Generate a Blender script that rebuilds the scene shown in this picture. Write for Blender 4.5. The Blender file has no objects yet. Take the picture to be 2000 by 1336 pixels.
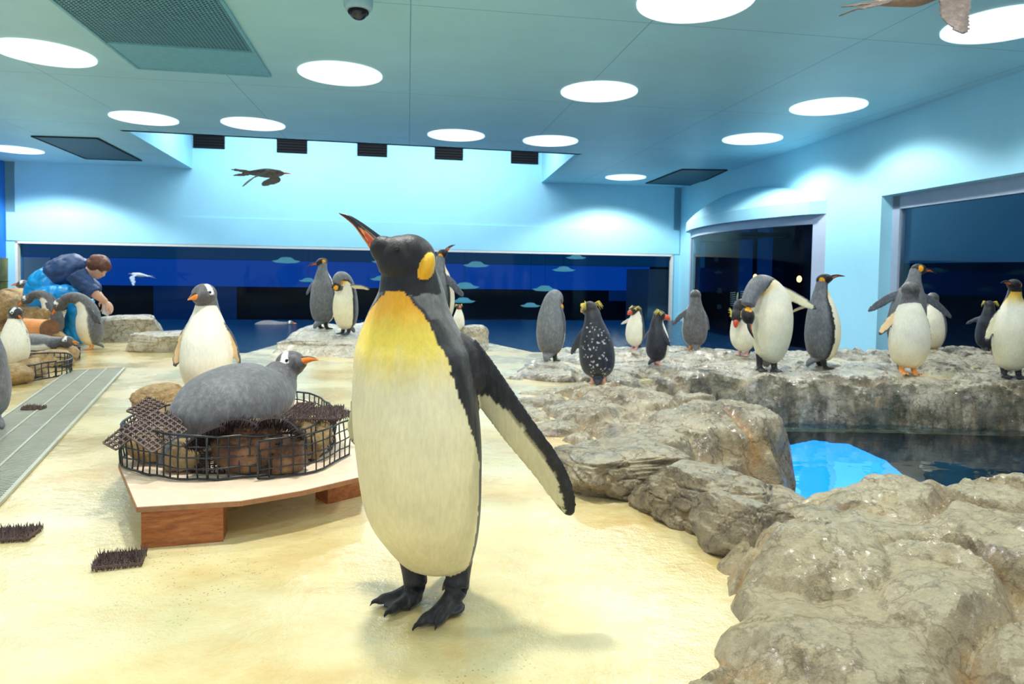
import bpy, bmesh, math, random
import numpy as np
from mathutils import Vector, Matrix, noise
from mathutils.bvhtree import BVHTree
random.seed(7)
PI = math.pi
C = bpy.context.scene.collection
sc = bpy.context.scene

# ---------------------------------------------------------------- camera
F = 1300.0                     # focal length in pixels of the 2000 px wide frame
PX0, PY0 = 1000.0, 583.0       # principal point (lens shifted down)
CAMZ = 0.82
pitch, roll = math.atan(55/F), 0.0155
fwd = Vector((0, math.cos(pitch), -math.sin(pitch)))
r0 = Vector((1, 0, 0)); u0 = Vector((0, math.sin(pitch), math.cos(pitch)))
cu = u0*math.cos(roll) - r0*math.sin(roll)
cr = r0*math.cos(roll) + u0*math.sin(roll)
CAM = Vector((0, 0, CAMZ))
cd = bpy.data.cameras.new('camera'); cam = bpy.data.objects.new('camera', cd); C.objects.link(cam)
cam.matrix_world = Matrix(((cr.x, cu.x, -fwd.x, 0), (cr.y, cu.y, -fwd.y, 0), (cr.z, cu.z, -fwd.z, CAMZ), (0, 0, 0, 1)))
cd.sensor_width = 36; cd.lens = F/2000*36; cd.shift_y = -(668-PY0)/2000
cd.clip_start = 0.05; cd.clip_end = 200
cd.dof.use_dof = True; cd.dof.focus_distance = 1.65; cd.dof.aperture_fstop = 8
sc.camera = cam

# ---------------------------------------------------------------- world and exposure
w = bpy.data.worlds.new('world'); sc.world = w; w.use_nodes = True
bg = w.node_tree.nodes['Background']; bg.inputs[0].default_value = (0.80, 0.90, 1.0, 1); bg.inputs[1].default_value = .9
sc.view_settings.view_transform = 'Standard'; sc.view_settings.look = 'None'
sc.view_settings.gamma = 1.0; sc.view_settings.use_curve_mapping = False
sc.view_settings.exposure = 0.12

LAMP_W = 96.0                  # power of every ceiling lamp
CEIL = CAMZ + 2.0
WATER = -0.30

def ray(px, py):
    return (fwd*F + cr*(px-PX0) - cu*(py-PY0)).normalized()
def G(px, py, z=0.0):
    d = ray(px, py); return CAM + d*((z-CAMZ)/d.z)
def D(px, py, Y):
    d = ray(px, py); return CAM + d*(Y/d.y)
def proj(p):
    q = Vector(p)-CAM; k = q.dot(fwd); return (PX0+F*q.dot(cr)/k, PY0-F*q.dot(cu)/k)

# lamps of the room: pixel centre on the ceiling plane, or plan position for those above the camera
lamp_px = [(88,104),(665,144),(1170,179),(1358,1),(1617,208),(1960,48),(282,231),(495,242),(891,264),(1075,275),(1469,271),(1222,346),(30,292)]
LAMPS = [G(x, y, CEIL) for x, y in lamp_px]
LAMP_K = [1.1,1.0,1.2,.8,1.4,1.1,2.0,1.9,1.8,1.8,1.9,3.2,3.6]      # the far lamps are the stronger ones
HID = [(-0.62,2.2,2.3),(1.45,2.0,.75),(-2.0,3.2,.7),(0.35,-0.3,.35),(3.2,1.8,.8),(-3.9,1.5,.6),(-5.6,4.3,1.0),(-6.2,7.4,1.0)]

# ---------------------------------------------------------------- colour and material helpers
def lin(c):
    return tuple(((v/255)/12.92 if v <= 10 else (((v/255)+.055)/1.055)**2.4) for v in c)
def rgba(c): return lin(c)+(1,)
def new_mat(name):
    m = bpy.data.materials.new(name); m.use_nodes = True
    return m, m.node_tree.nodes, m.node_tree.links, m.node_tree.nodes['Principled BSDF']
def setc(s, v): s.default_value = v
def ramp(n, stops):
    r = n.new('ShaderNodeValToRGB'); e = r.color_ramp.elements
    while len(e) < len(stops): e.new(.5)
    for q, (p, c) in zip(e, stops): q.position = p; q.color = c
    return r
def noise_node(n, l, coord, scale, detail=5, rough=.6, sx=None):
    t = n.new('ShaderNodeTexNoise'); t.inputs['Scale'].default_value = scale
    t.inputs['Detail'].default_value = detail; t.inputs['Roughness'].default_value = rough
    if sx:
        mp = n.new('ShaderNodeMapping'); mp.inputs['Scale'].default_value = sx
        l.new(coord, mp.inputs[0]); l.new(mp.outputs[0], t.inputs[0])
    else: l.new(coord, t.inputs[0])
    return t
def mix(n, l, fac, a, b, mode='MIX'):
    m = n.new('ShaderNodeMix'); m.data_type = 'RGBA'; m.blend_type = mode
    for i, v in ((0, fac), (6, a), (7, b)):
        if isinstance(v, (int, float)): m.inputs[i].default_value = v
        elif isinstance(v, tuple): m.inputs[i].default_value = v
        else: l.new(v, m.inputs[i])
    return m.outputs[2]
def bump(n, l, h, strength, dist, bs, prev=None):
    b = n.new('ShaderNodeBump'); b.inputs['Strength'].default_value = strength; b.inputs['Distance'].default_value = dist
    l.new(h, b.inputs['Height'])
    if prev: l.new(prev, b.inputs['Normal'])
    if bs: l.new(b.outputs[0], bs.inputs['Normal'])
    return b.outputs[0]
def plain(name, col, rough=.5, metal=0, var=.12, scale=14, bmp=0, bscale=80, spec=.5):
    m, n, l, b = new_mat(name); tc = n.new('ShaderNodeTexCoord').outputs['Object']
    t = noise_node(n, l, tc, scale)
    c = rgba(col); r = ramp(n, [(.3, tuple(v*(1-var) for v in c[:3])+(1,)), (.7, tuple(min(1, v*(1+var)) for v in c[:3])+(1,))])
    l.new(t.outputs[0], r.inputs[0]); l.new(r.outputs[0], b.inputs['Base Color'])
    b.inputs['Roughness'].default_value = rough; b.inputs['Metallic'].default_value = metal
    b.inputs['Specular IOR Level'].default_value = spec
    if bmp:
        t2 = noise_node(n, l, tc, bscale); bump(n, l, t2.outputs[0], bmp, .01, b)
    return m
def emit(name, col, s):
    m, n, l, b = new_mat(name); b.inputs['Base Color'].default_value = rgba(col)
    b.inputs['Emission Color'].default_value = rgba(col); b.inputs['Emission Strength'].default_value = s
    return m

M = {}
M['wall'] = plain('painted_wall', (162,225,247), .55, var=.03, scale=2, bmp=.15, bscale=60)
M['wallblue'] = plain('deep_blue_wall', (28,120,215), .5, var=.05, scale=1)
# ceiling: painted panels with thin seams
m, n, l, b = new_mat('ceiling_paint'); tc = n.new('ShaderNodeTexCoord').outputs['Object']
mp = n.new('ShaderNodeMapping'); mp.inputs['Rotation'].default_value = (0,0,-.155); l.new(tc, mp.inputs[0])
br = n.new('ShaderNodeTexBrick'); l.new(mp.outputs[0], br.inputs[0])
br.inputs['Scale'].default_value = 1; br.inputs['Mortar Size'].default_value = .006; br.inputs['Brick Width'].default_value = 1.9
br.inputs['Row Height'].default_value = 2.6; br.offset = 0; br.inputs['Mortar Smooth'].default_value = .3
cc = rgba((172,226,244)); setc(br.inputs['Color1'], cc); setc(br.inputs['Color2'], cc); setc(br.inputs['Mortar'], rgba((116,178,204)))
t = noise_node(n, l, tc, 1.3, 4); r = ramp(n, [(.3, (.9,.9,.9,1)), (.7, (1,1,1,1))]); l.new(t.outputs[0], r.inputs[0])
l.new(mix(n, l, 1.0, br.outputs[0], r.outputs[0], 'MULTIPLY'), b.inputs['Base Color']); b.inputs['Roughness'].default_value = .42
t2 = noise_node(n, l, tc, 40); bump(n, l, t2.outputs[0], .12, .01, b)
M['ceil'] = m
# floor: cream concrete, orange stains, pits and grit, wet gloss
m, n, l, b = new_mat('floor_concrete'); tc = n.new('ShaderNodeTexCoord').outputs['Object']
a = noise_node(n, l, tc, 1.1, 6, .62, (1,1.6,1)); r = ramp(n, [(.34, rgba((198,168,102))), (.5, rgba((218,202,148))), (.68, rgba((228,220,180)))]); l.new(a.outputs[0], r.inputs[0])
a2 = noise_node(n, l, tc, 2.6, 8, .7); r2 = ramp(n, [(.52, (0,0,0,1)), (.72, (1,1,1,1))]); l.new(a2.outputs[0], r2.inputs[0])
k = n.new('ShaderNodeMath'); k.operation = 'MULTIPLY'; k.inputs[1].default_value = .55; l.new(r2.outputs[0], k.inputs[0])
c1 = mix(n, l, k.outputs[0], r.outputs[0], rgba((214,164,86)))
a3 = noise_node(n, l, tc, 1.7, 5, .6); r3 = ramp(n, [(.55, (0,0,0,1)), (.75, (.5,.5,.5,1))]); l.new(a3.outputs[0], r3.inputs[0])
c2 = mix(n, l, r3.outputs[0], c1, rgba((196,204,152)))
v = n.new('ShaderNodeTexVoronoi'); v.inputs['Scale'].default_value = 75; l.new(tc, v.inputs[0])
r4 = ramp(n, [(.10, (1,1,1,1)), (.22, (0,0,0,1))]); l.new(v.outputs[0], r4.inputs[0])
a5 = noise_node(n, l, tc, 1.4, 3); r5 = ramp(n, [(.5, (0,0,0,1)), (.62, (1,1,1,1))]); l.new(a5.outputs[0], r5.inputs[0])
k2 = n.new('ShaderNodeMath'); k2.operation = 'MULTIPLY'; l.new(r4.outputs[0], k2.inputs[0]); l.new(r5.outputs[0], k2.inputs[1])
k3 = n.new('ShaderNodeMath'); k3.operation = 'MULTIPLY'; k3.inputs[1].default_value = .8; l.new(k2.outputs[0], k3.inputs[0])
l.new(mix(n, l, k3.outputs[0], c2, rgba((110,104,88))), b.inputs['Base Color'])
ar = noise_node(n, l, tc, 1.9, 4); rr = ramp(n, [(.40, (.12,.12,.12,1)), (.62, (.5,.5,.5,1))]); l.new(ar.outputs[0], rr.inputs[0]); l.new(rr.outputs[0], b.inputs['Roughness'])
b1 = noise_node(n, l, tc, 26, 5, .65); x = bump(n, l, b1.outputs[0], .30, .012, None)
b2 = noise_node(n, l, tc, 160, 3); y_ = bump(n, l, b2.outputs[0], .2, .003, b, x)
b.inputs['Coat Weight'].default_value = .7; b.inputs['Coat Roughness'].default_value = .07; l.new(y_, b.inputs['Coat Normal'])
M['floor'] = m
def rock_mat(name, base, dark, cream, orange, gloss=.3, algae=0, camt=.5, wet=1.0, lines=.8):
    m, n, l, b = new_mat(name); tc = n.new('ShaderNodeTexCoord').outputs['Object']
    a = noise_node(n, l, tc, 5, 9, .7); r = ramp(n, [(.32, rgba(dark)), (.5, rgba(base)), (.7, rgba(cream))]); l.new(a.outputs[0], r.inputs[0])
    at = n.new('ShaderNodeAttribute'); at.attribute_name = 'crack'
    o = noise_node(n, l, tc, 3, 6); ro = ramp(n, [(.4, rgba(cream)), (.62, rgba(orange))]); l.new(o.outputs[0], ro.inputs[0])
    c = mix(n, l, at.outputs['Fac'], r.outputs[0], ro.outputs[0])
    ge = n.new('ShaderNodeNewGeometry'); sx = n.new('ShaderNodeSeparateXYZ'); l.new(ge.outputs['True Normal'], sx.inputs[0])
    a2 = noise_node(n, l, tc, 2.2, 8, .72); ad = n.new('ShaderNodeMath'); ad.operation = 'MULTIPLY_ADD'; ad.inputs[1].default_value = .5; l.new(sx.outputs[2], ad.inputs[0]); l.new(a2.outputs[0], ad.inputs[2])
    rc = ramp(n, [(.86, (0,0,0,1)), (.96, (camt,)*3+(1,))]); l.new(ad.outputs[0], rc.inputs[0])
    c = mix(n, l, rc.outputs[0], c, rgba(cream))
    if algae:
        a3 = noise_node(n, l, tc, 3.1, 6, .7); r3 = ramp(n, [(.5, (0,0,0,1)), (.6, (algae,)*3+(1,))]); l.new(a3.outputs[0], r3.inputs[0])
        iv = n.new('ShaderNodeMapRange'); iv.inputs[1].default_value = .85; iv.inputs[2].default_value = .3; l.new(sx.outputs[2], iv.inputs[0])
        kk = n.new('ShaderNodeMath'); kk.operation = 'MULTIPLY'; l.new(r3.outputs[0], kk.inputs[0]); l.new(iv.outputs[0], kk.inputs[1])
        c = mix(n, l, kk.outputs[0], c, rgba((52,62,36)))
    mo = noise_node(n, l, tc, 34, 8, .78); rm = ramp(n, [(.34, (.60,.58,.55,1)), (.50, (1,1,1,1)), (.72, (1.16,1.16,1.14,1))]); l.new(mo.outputs[0], rm.inputs[0]); c = mix(n, l, 1.0, c, rm.outputs[0], 'MULTIPLY')
    dn = noise_node(n, l, tc, 4.5, 5, .65); dm = n.new('ShaderNodeVectorMath'); dm.operation = 'MULTIPLY_ADD'; dm.inputs[1].default_value = (.35,.35,.35); l.new(dn.outputs[1], dm.inputs[0]); l.new(tc, dm.inputs[2])
    vo = n.new('ShaderNodeTexVoronoi'); vo.feature = 'DISTANCE_TO_EDGE'; vo.inputs['Scale'].default_value = 5.5; l.new(dm.outputs[0], vo.inputs[0])
    rv = ramp(n, [(.0, (.30,.25,.20,1)), (.022, (.75,.72,.68,1)), (.05, (1,1,1,1))]); l.new(vo.outputs[0], rv.inputs[0]); c = mix(n, l, lines, c, rv.outputs[0], 'MULTIPLY')
    l.new(c, b.inputs['Base Color'])
    g = noise_node(n, l, tc, 7, 5); rg = ramp(n, [(.4, (gloss,)*3+(1,)), (.65, (gloss+.35,)*3+(1,))]); l.new(g.outputs[0], rg.inputs[0]); l.new(rg.outputs[0], b.inputs['Roughness'])
    b1 = noise_node(n, l, tc, 22, 10, .72); x0 = bump(n, l, rv.outputs[0], .5*lines, .02, None); x = bump(n, l, b1.outputs[0], 1.0, .045, None, x0)
    b2 = noise_node(n, l, tc, 110, 5); y_ = bump(n, l, b2.outputs[0], .4, .006, b, x)
    b.inputs['Coat Weight'].default_value = wet; b.inputs['Coat IOR'].default_value = 1.65; b.inputs['Coat Roughness'].default_value = .05; l.new(y_, b.inputs['Coat Normal'])
    return m
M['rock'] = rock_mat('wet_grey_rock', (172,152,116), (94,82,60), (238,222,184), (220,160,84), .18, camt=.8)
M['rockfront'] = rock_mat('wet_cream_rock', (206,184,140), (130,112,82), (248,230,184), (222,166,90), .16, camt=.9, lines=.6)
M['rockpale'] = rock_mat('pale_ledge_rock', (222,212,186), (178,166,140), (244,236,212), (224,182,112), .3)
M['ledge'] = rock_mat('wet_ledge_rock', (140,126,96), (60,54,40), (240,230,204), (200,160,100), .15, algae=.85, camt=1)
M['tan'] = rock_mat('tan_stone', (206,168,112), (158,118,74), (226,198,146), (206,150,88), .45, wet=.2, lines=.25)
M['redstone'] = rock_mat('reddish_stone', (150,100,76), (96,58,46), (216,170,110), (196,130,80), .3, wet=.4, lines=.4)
# water
def water_mat(name, glass, col, sc_, st, dist):
    m, n, l, b = new_mat(name); tc = n.new('ShaderNodeTexCoord').outputs['Object']
    b.inputs['Base Color'].default_value = rgba(col); b.inputs['Roughness'].default_value = .02; b.inputs['IOR'].default_value = 1.33
    b.inputs['Transmission Weight'].default_value = glass
    a = noise_node(n, l, tc, sc_, 3, .5, (1,1.5,1)); bump(n, l, a.outputs[0], st, dist, b)
    return m
M['water'] = water_mat('pool_water', 1.0, (205,235,240), 2.2, .5, .012)
M['backwater'] = water_mat('back_water', 0.0, (3,38,72), 9, 1.0, .035)
M['backwater'].node_tree.nodes['Principled BSDF'].inputs['Roughness'].default_value = .16
M['basin'] = plain('pool_basin', (18,66,92), .6, var=.4, scale=4)
M['pane'] = None
m, n, l, b = new_mat('window_glass'); n.remove(b)
tr = n.new('ShaderNodeBsdfTransparent'); setc(tr.inputs[0], (.72,.86,.93,1)); gl = n.new('ShaderNodeBsdfGlossy'); gl.inputs['Roughness'].default_value = .03
fr = n.new('ShaderNodeFresnel'); fr.inputs[0].default_value = 1.2; mx = n.new('ShaderNodeMixShader')
l.new(fr.outputs[0], mx.inputs[0]); l.new(tr.outputs[0], mx.inputs[1]); l.new(gl.outputs[0], mx.inputs[2]); l.new(mx.outputs[0], n['Material Output'].inputs[0])
M['pane'] = m
M['frame'] = plain('grey_frame', (168,184,206), .5, var=.04)
M['whiteframe'] = plain('pale_window_frame', (222,224,216), .5, var=.05)
M['black'] = plain('black_plastic', (22,22,24), .35, var=.2)
M['wire'] = plain('black_mesh_wire', (34,40,44), .28, var=.3, scale=30)
M['mat'] = plain('brown_bristle_mat', (92,74,70), .6, var=.35, scale=60)
M['matdark'] = plain('dark_bristle_mat', (52,38,38), .5, var=.4, scale=60)
M['darkhall'] = plain('dark_hall', (10,30,58), .7, var=.5, scale=.8)
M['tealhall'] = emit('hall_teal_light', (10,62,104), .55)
M['bluehall'] = emit('hall_blue_light', (4,66,158), .75)  # lit wall of the hall, its brightness put in as emission
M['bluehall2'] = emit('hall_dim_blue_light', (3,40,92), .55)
M['cyan'] = emit('lit_underwater_window', (20,165,250), 1.25)
M['lampglow'] = emit('lamp_glow', (255,255,250), 4.5)
M['lampwhite'] = plain('lamp_white', (240,246,246), .4, var=.02)
M['lampwhite'].node_tree.nodes['Principled BSDF'].inputs['Emission Color'].default_value = (.9,1,1,1)
M['lampwhite'].node_tree.nodes['Principled BSDF'].inputs['Emission Strength'].default_value = .75
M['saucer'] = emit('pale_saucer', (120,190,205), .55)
M['warm'] = emit('warm_lamp', (255,190,110), 5)
M['louvre'] = plain('dark_louvre', (6,9,16), .9, var=.2)
M['duct'] = plain('dark_panel', (30,62,84), .5, var=.15)
M['grille'] = plain('grille_metal', (118,182,204), .4, var=.1)
M['steel'] = plain('grate_steel', (176,178,162), .4, .3, var=.1)
M['trench'] = plain('trench', (14,13,11), .8)
m, n, l, b = new_mat('wood'); tc = n.new('ShaderNodeTexCoord').outputs['Object']
a = noise_node(n, l, tc, 6, 7, .7, (1.2,9,16)); r = ramp(n, [(.3, rgba((118,60,28))), (.55, rgba((168,98,50))), (.75, rgba((190,120,66)))]); l.new(a.outputs[0], r.inputs[0]); l.new(r.outputs[0], b.inputs['Base Color']); b.inputs['Roughness'].default_value = .45
M['wood'] = m
M['ply'] = plain('plywood', (228,204,176), .5, var=.08, scale=18, bmp=.2)
M['plyedge'] = plain('plywood_edge', (160,112,76), .6, var=.2, scale=40)
M['logwood'] = plain('log_wood', (226,150,86), .5, var=.15, scale=8)
M['logend'] = plain('log_end', (120,82,56), .7, var=.3, scale=20)
M['bamboo'] = plain('mossy_post', (62,76,42), .7, var=.5, scale=9)

# ---------------------------------------------------------------- mesh helpers
class MB:
    def __init__(s): s.v = []; s.f = []; s.c = []
    def add(s, vs, fs, cs=None):
        o = len(s.v); s.v += [tuple(x) for x in vs]; s.f += [tuple(i+o for i in f) for f in fs]
        s.c += cs if cs else [(1,1,1)]*len(vs); return s
    def box(s, c, size, R=None):
        c = Vector(c); h = [q/2 for q in size]
        vs = [Vector((x*h[0], y*h[1], z*h[2])) for x in (-1,1) for y in (-1,1) for z in (-1,1)]
        if R: vs = [R @ q for q in vs]
        return s.add([q+c for q in vs], [(0,1,3,2),(4,6,7,5),(0,4,5,1),(2,3,7,6),(0,2,6,4),(1,5,7,3)])
    def bar(s, a, b, w, h=None, up=(0,0,1)):
        a = Vector(a); b = Vector(b); h = h or w; d = b-a
        if d.length < 1e-7: return s
        z = d.normalized(); x = z.cross(Vector(up))
        if x.length < 1e-4: x = z.cross(Vector((1,0,0)))
        x.normalize(); y = x.cross(z)
        vs = [p+x*(i*w/2)+y*(j*h/2) for p in (a, b) for i, j in ((-1,-1),(1,-1),(1,1),(-1,1))]
        return s.add(vs, [(0,3,2,1),(4,5,6,7),(0,1,5,4),(1,2,6,5),(2,3,7,6),(3,0,4,7)])
    def tube(s, pts, rad, seg=8, cap=True):
        pts = [Vector(p) for p in pts]; nn = len(pts)
        if not isinstance(rad, (list, tuple)): rad = [rad]*nn
        up = None; vs = []; fs = []
        for i, p in enumerate(pts):
            t = (pts[min(i+1, nn-1)]-pts[max(i-1, 0)]).normalized()
            if up is None:
                up = Vector((0,0,1)) if abs(t.z) < .9 else Vector((1,0,0))
            x = t.cross(up).normalized(); y = x.cross(t); up = y
            for k in range(seg):
                an = 2*PI*k/seg; vs.append(p+(x*math.cos(an)+y*math.sin(an))*rad[i])
        for i in range(nn-1):
            for k in range(seg):
                k2 = (k+1) % seg; fs.append((i*seg+k, i*seg+k2, (i+1)*seg+k2, (i+1)*seg+k))
        if cap: fs.append(tuple(range(seg-1, -1, -1))); fs.append(tuple((nn-1)*seg+k for k in range(seg)))
        return s.add(vs, fs)
    def prism(s, poly, z0, z1):
        nn = len(poly); vs = [(p[0], p[1], z0) for p in poly]+[(p[0], p[1], z1) for p in poly]
        fs = [tuple(range(nn-1, -1, -1)), tuple(range(nn, 2*nn))]+[(i, (i+1) % nn, nn+(i+1) % nn, nn+i) for i in range(nn)]
        return s.add(vs, fs)
    def ellipsoid(s, c, R, semi, nu=16, nv=12, col=None):
        vs = []; cs = []; fs = []; c = Vector(c)
        for j in range(nv+1):
            th = PI*j/nv
            for i in range(nu):
                ph = 2*PI*i/nu; u = Vector((math.sin(th)*math.cos(ph), math.sin(th)*math.sin(ph), math.cos(th)))
                vs.append(c + R @ Vector((u.x*semi[0], u.y*semi[1], u.z*semi[2]))); cs.append(col(u) if col else (1,1,1))
        for j in range(nv):
            for i in range(nu):
                i2 = (i+1) % nu; fs.append((j*nu+i, (j+1)*nu+i, (j+1)*nu+i2, j*nu+i2))
        return s.add(vs, fs, cs)
    def mesh(s, name, cols=False):
        me = bpy.data.meshes.new(name); me.from_pydata(s.v, [], s.f)
        if cols:
            at = me.color_attributes.new('Col', 'FLOAT_COLOR', 'POINT')
            at.data.foreach_set('color', np.array([tuple(c[:3])+(1,) for c in s.c], dtype=np.float32).ravel())
        me.update(); return me
    def build(s, name, mat, parent=None, smooth=False, loc=None, cols=False):
        me = s.mesh(name, cols); me.materials.append(mat)
        if smooth: me.polygons.foreach_set('use_smooth', [True]*len(me.polygons))
        o = bpy.data.objects.new(name, me); C.objects.link(o)
        if loc is not None:
            L = Vector(loc); me.transform(Matrix.Translation(-L)); o.location = L
        if parent: o.parent = parent; o.location = o.location - parent_loc(parent) if loc is not None else o.location
        return o
def parent_loc(p): return p.location
def bm_fix(o):
    bm = bmesh.new(); bm.from_mesh(o.data); bmesh.ops.recalc_face_normals(bm, faces=bm.faces); bm.to_mesh(o.data); bm.free(); return o
def tag(o, label=None, cat=None, group=None, kind=None):
    if label: o['label'] = label
    if cat: o['category'] = cat
    if group: o['group'] = group
    if kind: o['kind'] = kind
    return o
def struct(mb, name, mat, label=None, smooth=False):
    o = mb.build(name, mat, smooth=smooth); bm_fix(o); o['kind'] = 'structure'
    if label: o['label'] = label
    return o
def empty(name, loc, label, cat, group=None, rz=0):
    o = bpy.data.objects.new(name, None); C.objects.link(o); o.location = loc; o.rotation_euler = (0,0,rz)
    o.empty_display_size = .1
    return tag(o, label, cat, group)
def child(mb, name, mat, root, smooth=False, world=False, cols=False):
    """a part; vertices are local to root, or in world space when world=True (root without rotation)"""
    o = mb.build(name, mat, smooth=smooth, cols=cols); bm_fix(o)
    if world: o.data.transform(Matrix.Translation(-Vector(root.location)))
    o.parent = root; return o
def xy(p): return (p[0], p[1])

# ---------------------------------------------------------------- room shell
Lc = G(9, 315, CEIL); Nbl = G(374, 328.5, CEIL); Nfl = G(252, 257, CEIL); Nfr = G(1122, 302, CEIL); Nbr = G(1054, 358.5, CEIL); Rc = G(1331, 367, CEIL)
bd = (Rc-Lc).normalized(); bn = Vector((-bd.y, bd.x, 0))                 # along the back wall, and outward through it
def on_back(p): return Lc + bd*((Vector(p)-Lc).dot(bd))
Nbl = on_back(Nbl); Nbr = on_back(Nbr)
Rf = G(2000, 138, CEIL); rd = (Rf-Rc).normalized(); rn = Vector((-rd.y, rd.x, 0))  # along the right wall to the camera, outward = +x
if rn.x < 0: rn = -rn
Rn = Rc + rd*((Rc.y+.6)/-rd.y)
Ln = Lc + Vector((.10,-1,0))*(Lc.y+.6)
Lq = Lc - bd*0.0
def wseg(mb, p, q, z0, z1, out, th=.25):
    p = Vector(p); q = Vector(q); o = out*th
    return mb.prism([xy(p), xy(q), xy(q+o), xy(p+o)], z0, z1)
# ceiling with round holes for the lamps
LR = .395
bm = bmesh.new()
def loop(pts):
    vs = [bm.verts.new((x, y, CEIL)) for x, y in pts]
    return [bm.edges.new((vs[i], vs[(i+1) % len(vs)])) for i in range(len(vs))]
edges = loop([xy(p) for p in (Lc+bn*.0, Nbl, Nfl, Nfr, Nbr, Rc, Rn, Ln)])
alll = [(p.x, p.y) for p in LAMPS]+[(x, y) for x, y, _ in HID]
for x, y in alll: edges += loop([(x+LR*math.cos(2*PI*k/48), y+LR*math.sin(2*PI*k/48)) for k in range(48)])
bmesh.ops.triangle_fill(bm, use_beauty=True, use_dissolve=False, edges=edges, normal=(0,0,-1))
me = bpy.data.meshes.new('ceiling'); bm.to_mesh(me); bm.free(); me.materials.append(M['ceil'])
co = bpy.data.objects.new('ceiling', me); C.objects.link(co); co['kind'] = 'structure'
# back wall around the long window, with the taller recess in the middle
WTOP = CAMZ+.43
WL = on_back(D(26, 500, Lc.y)); WL = Lc + bd*.17
WR = Rc - bd*.17
mb = MB(); wseg(mb, Lc, Rc, WTOP, CEIL, bn); wseg(mb, Lc-bd*.3, WL, -1, CEIL, bn); wseg(mb, WR, Rc+bd*.3, -1, CEIL, bn)
wseg(mb, Nbl, Nbr, CEIL, CEIL+1.3, bn)
struct(mb, 'wall_back', M['wall'])
mb = MB(); wseg(mb, Lc+bd*.02, Rc-bd*.02, WTOP+.01, CAMZ+1.0, -bn, .02); struct(mb, 'trim_1', M['wall'])
mb = MB()
wseg(mb, Nfl, Nbl, CEIL-.001, CEIL+1.3, Vector((-1,0,0)), .1); wseg(mb, Nfr, Nbr, CEIL-.001, CEIL+1.3, Vector((1,0,0)), .1)
wseg(mb, Nfl-bd*.1, Nfr+bd*.1, CEIL+.0, CEIL+1.3, -bn, .1); mb.prism([xy(Nfl-bn*.1), xy(Nfr-bn*.1), xy(Nbr+bn*.2), xy(Nbl+bn*.2)], CEIL+1.3, CEIL+1.4)
struct(mb, 'ceiling_recess', M['wall'])
for o_, s_ in ((Nbl, 1), (Nbr, -1)): pass
mb = MB(); wseg(mb, Ln, Lc, -1, CEIL, Vector((-1,0,0))); struct(mb, 'wall_left', M['wallblue'])
# pale frame of the back window
mb = MB(); e = -bn*.03
wseg(mb, WL+e, WR+e, WTOP-.045, WTOP, bn, .1); wseg(mb, WL+e, WL+e+bd*.05, -.5, WTOP, bn, .1); wseg(mb, WR+e-bd*.05, WR+e, -.5, WTOP, bn, .1)
fo = struct(mb, 'window_1', M['whiteframe'], 'long pale framed window across the back wall')
mb = MB(); wseg(mb, WL+bn*.14, WR+bn*.14, -.5, WTOP-.01, bn, .02); g_ = mb.build('window_glass', M['pane'], fo)
# dark visitor hall behind the back window
hb = 3.2
def hp(px, off): # point on a line parallel to the back wall, off behind it
    d = ray(px, 528); k = (Lc+bn*off-CAM).dot(bn)/d.dot(bn); return CAM+d*k
A0 = Lc+bn*hb-bd*2.5; A1 = Rc+bn*hb+bd*3
def zrow(px, py, off):
    d = ray(px, py); k = (Lc+bn*off-CAM).dot(bn)/d.dot(bn); return (CAM+d*k).z
zb1 = zrow(700, 512, hb); zb0 = zrow(700, 562, hb)
mb = MB(); wseg(mb, A0, A1, -1, 2.3, bn, .2); struct(mb, 'wall_hall', M['darkhall'])
mb = MB(); wseg(mb, A0, hp(1268, hb), zb0, zb1, -bn, .04); struct(mb, 'trim_hall', M['bluehall'])  # lit stretch of the hall wall built as a glowing band
mb = MB(); wseg(mb, A0, A1, zb1+.01, 1.7, -bn, .06); struct(mb, 'trim_hall_upper', M['tealhall'])
mb = MB(); wseg(mb, hp(300, hb), hp(462, hb), -.9, zb0-.01, -bn, .03); wseg(mb, hp(1190, hb), hp(1262, hb), .0, zb0-.01, -bn, .03); struct(mb, 'trim_hall_lower', M['bluehall2'])
mb = MB(); mb.prism([xy(Lc+bn*.3-bd*2.5), xy(Rc+bn*.3+bd*3), xy(A1+bn*.2), xy(A0+bn*.2)], 1.75, 1.85); struct(mb, 'ceiling_hall', M['darkhall'])
mb = MB(); mb.prism([xy(Lc+bn*.3-bd*2.5), xy(Rc+bn*.3+bd*3), xy(A1+bn*.2), xy(A0+bn*.2)], -1.1, -1.0); struct(mb, 'floor_hall', M['darkhall'])
# pale piers seen through the glass at both ends
for nm, x0, x1, top in (('wall_pier_left', 46, 99, 503), ('wall_pier_right', 1267, 1308, 526)):
    mb = MB(); off = 1.0; wseg(mb, hp(x0, off), hp(x1, off), -1, zrow((x0+x1)/2, top, off), bn, 1.6); struct(mb, nm, M['frame'])
# right wall with two openings
def rw(px):   # point on the right wall under a pixel column
    d = ray(px, 538); k = (Rc-CAM).dot(rn)/d.dot(rn); p = CAM+d*k; p.z = 0; return p
W2a, W2b, W3a = rw(1346), rw(1610), rw(1716)
zt = CAMZ+1.02
mb = MB()
wseg(mb, Rc-rd*.4, W2a, -1, CEIL, rn); wseg(mb, W2a, W2b, CAMZ+.92, CEIL, rn); wseg(mb, W2b, W3a, -1, CEIL, rn); wseg(mb, W3a, Rn, zt, CEIL, rn)
struct(mb, 'wall_right', M['wall'])
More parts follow.
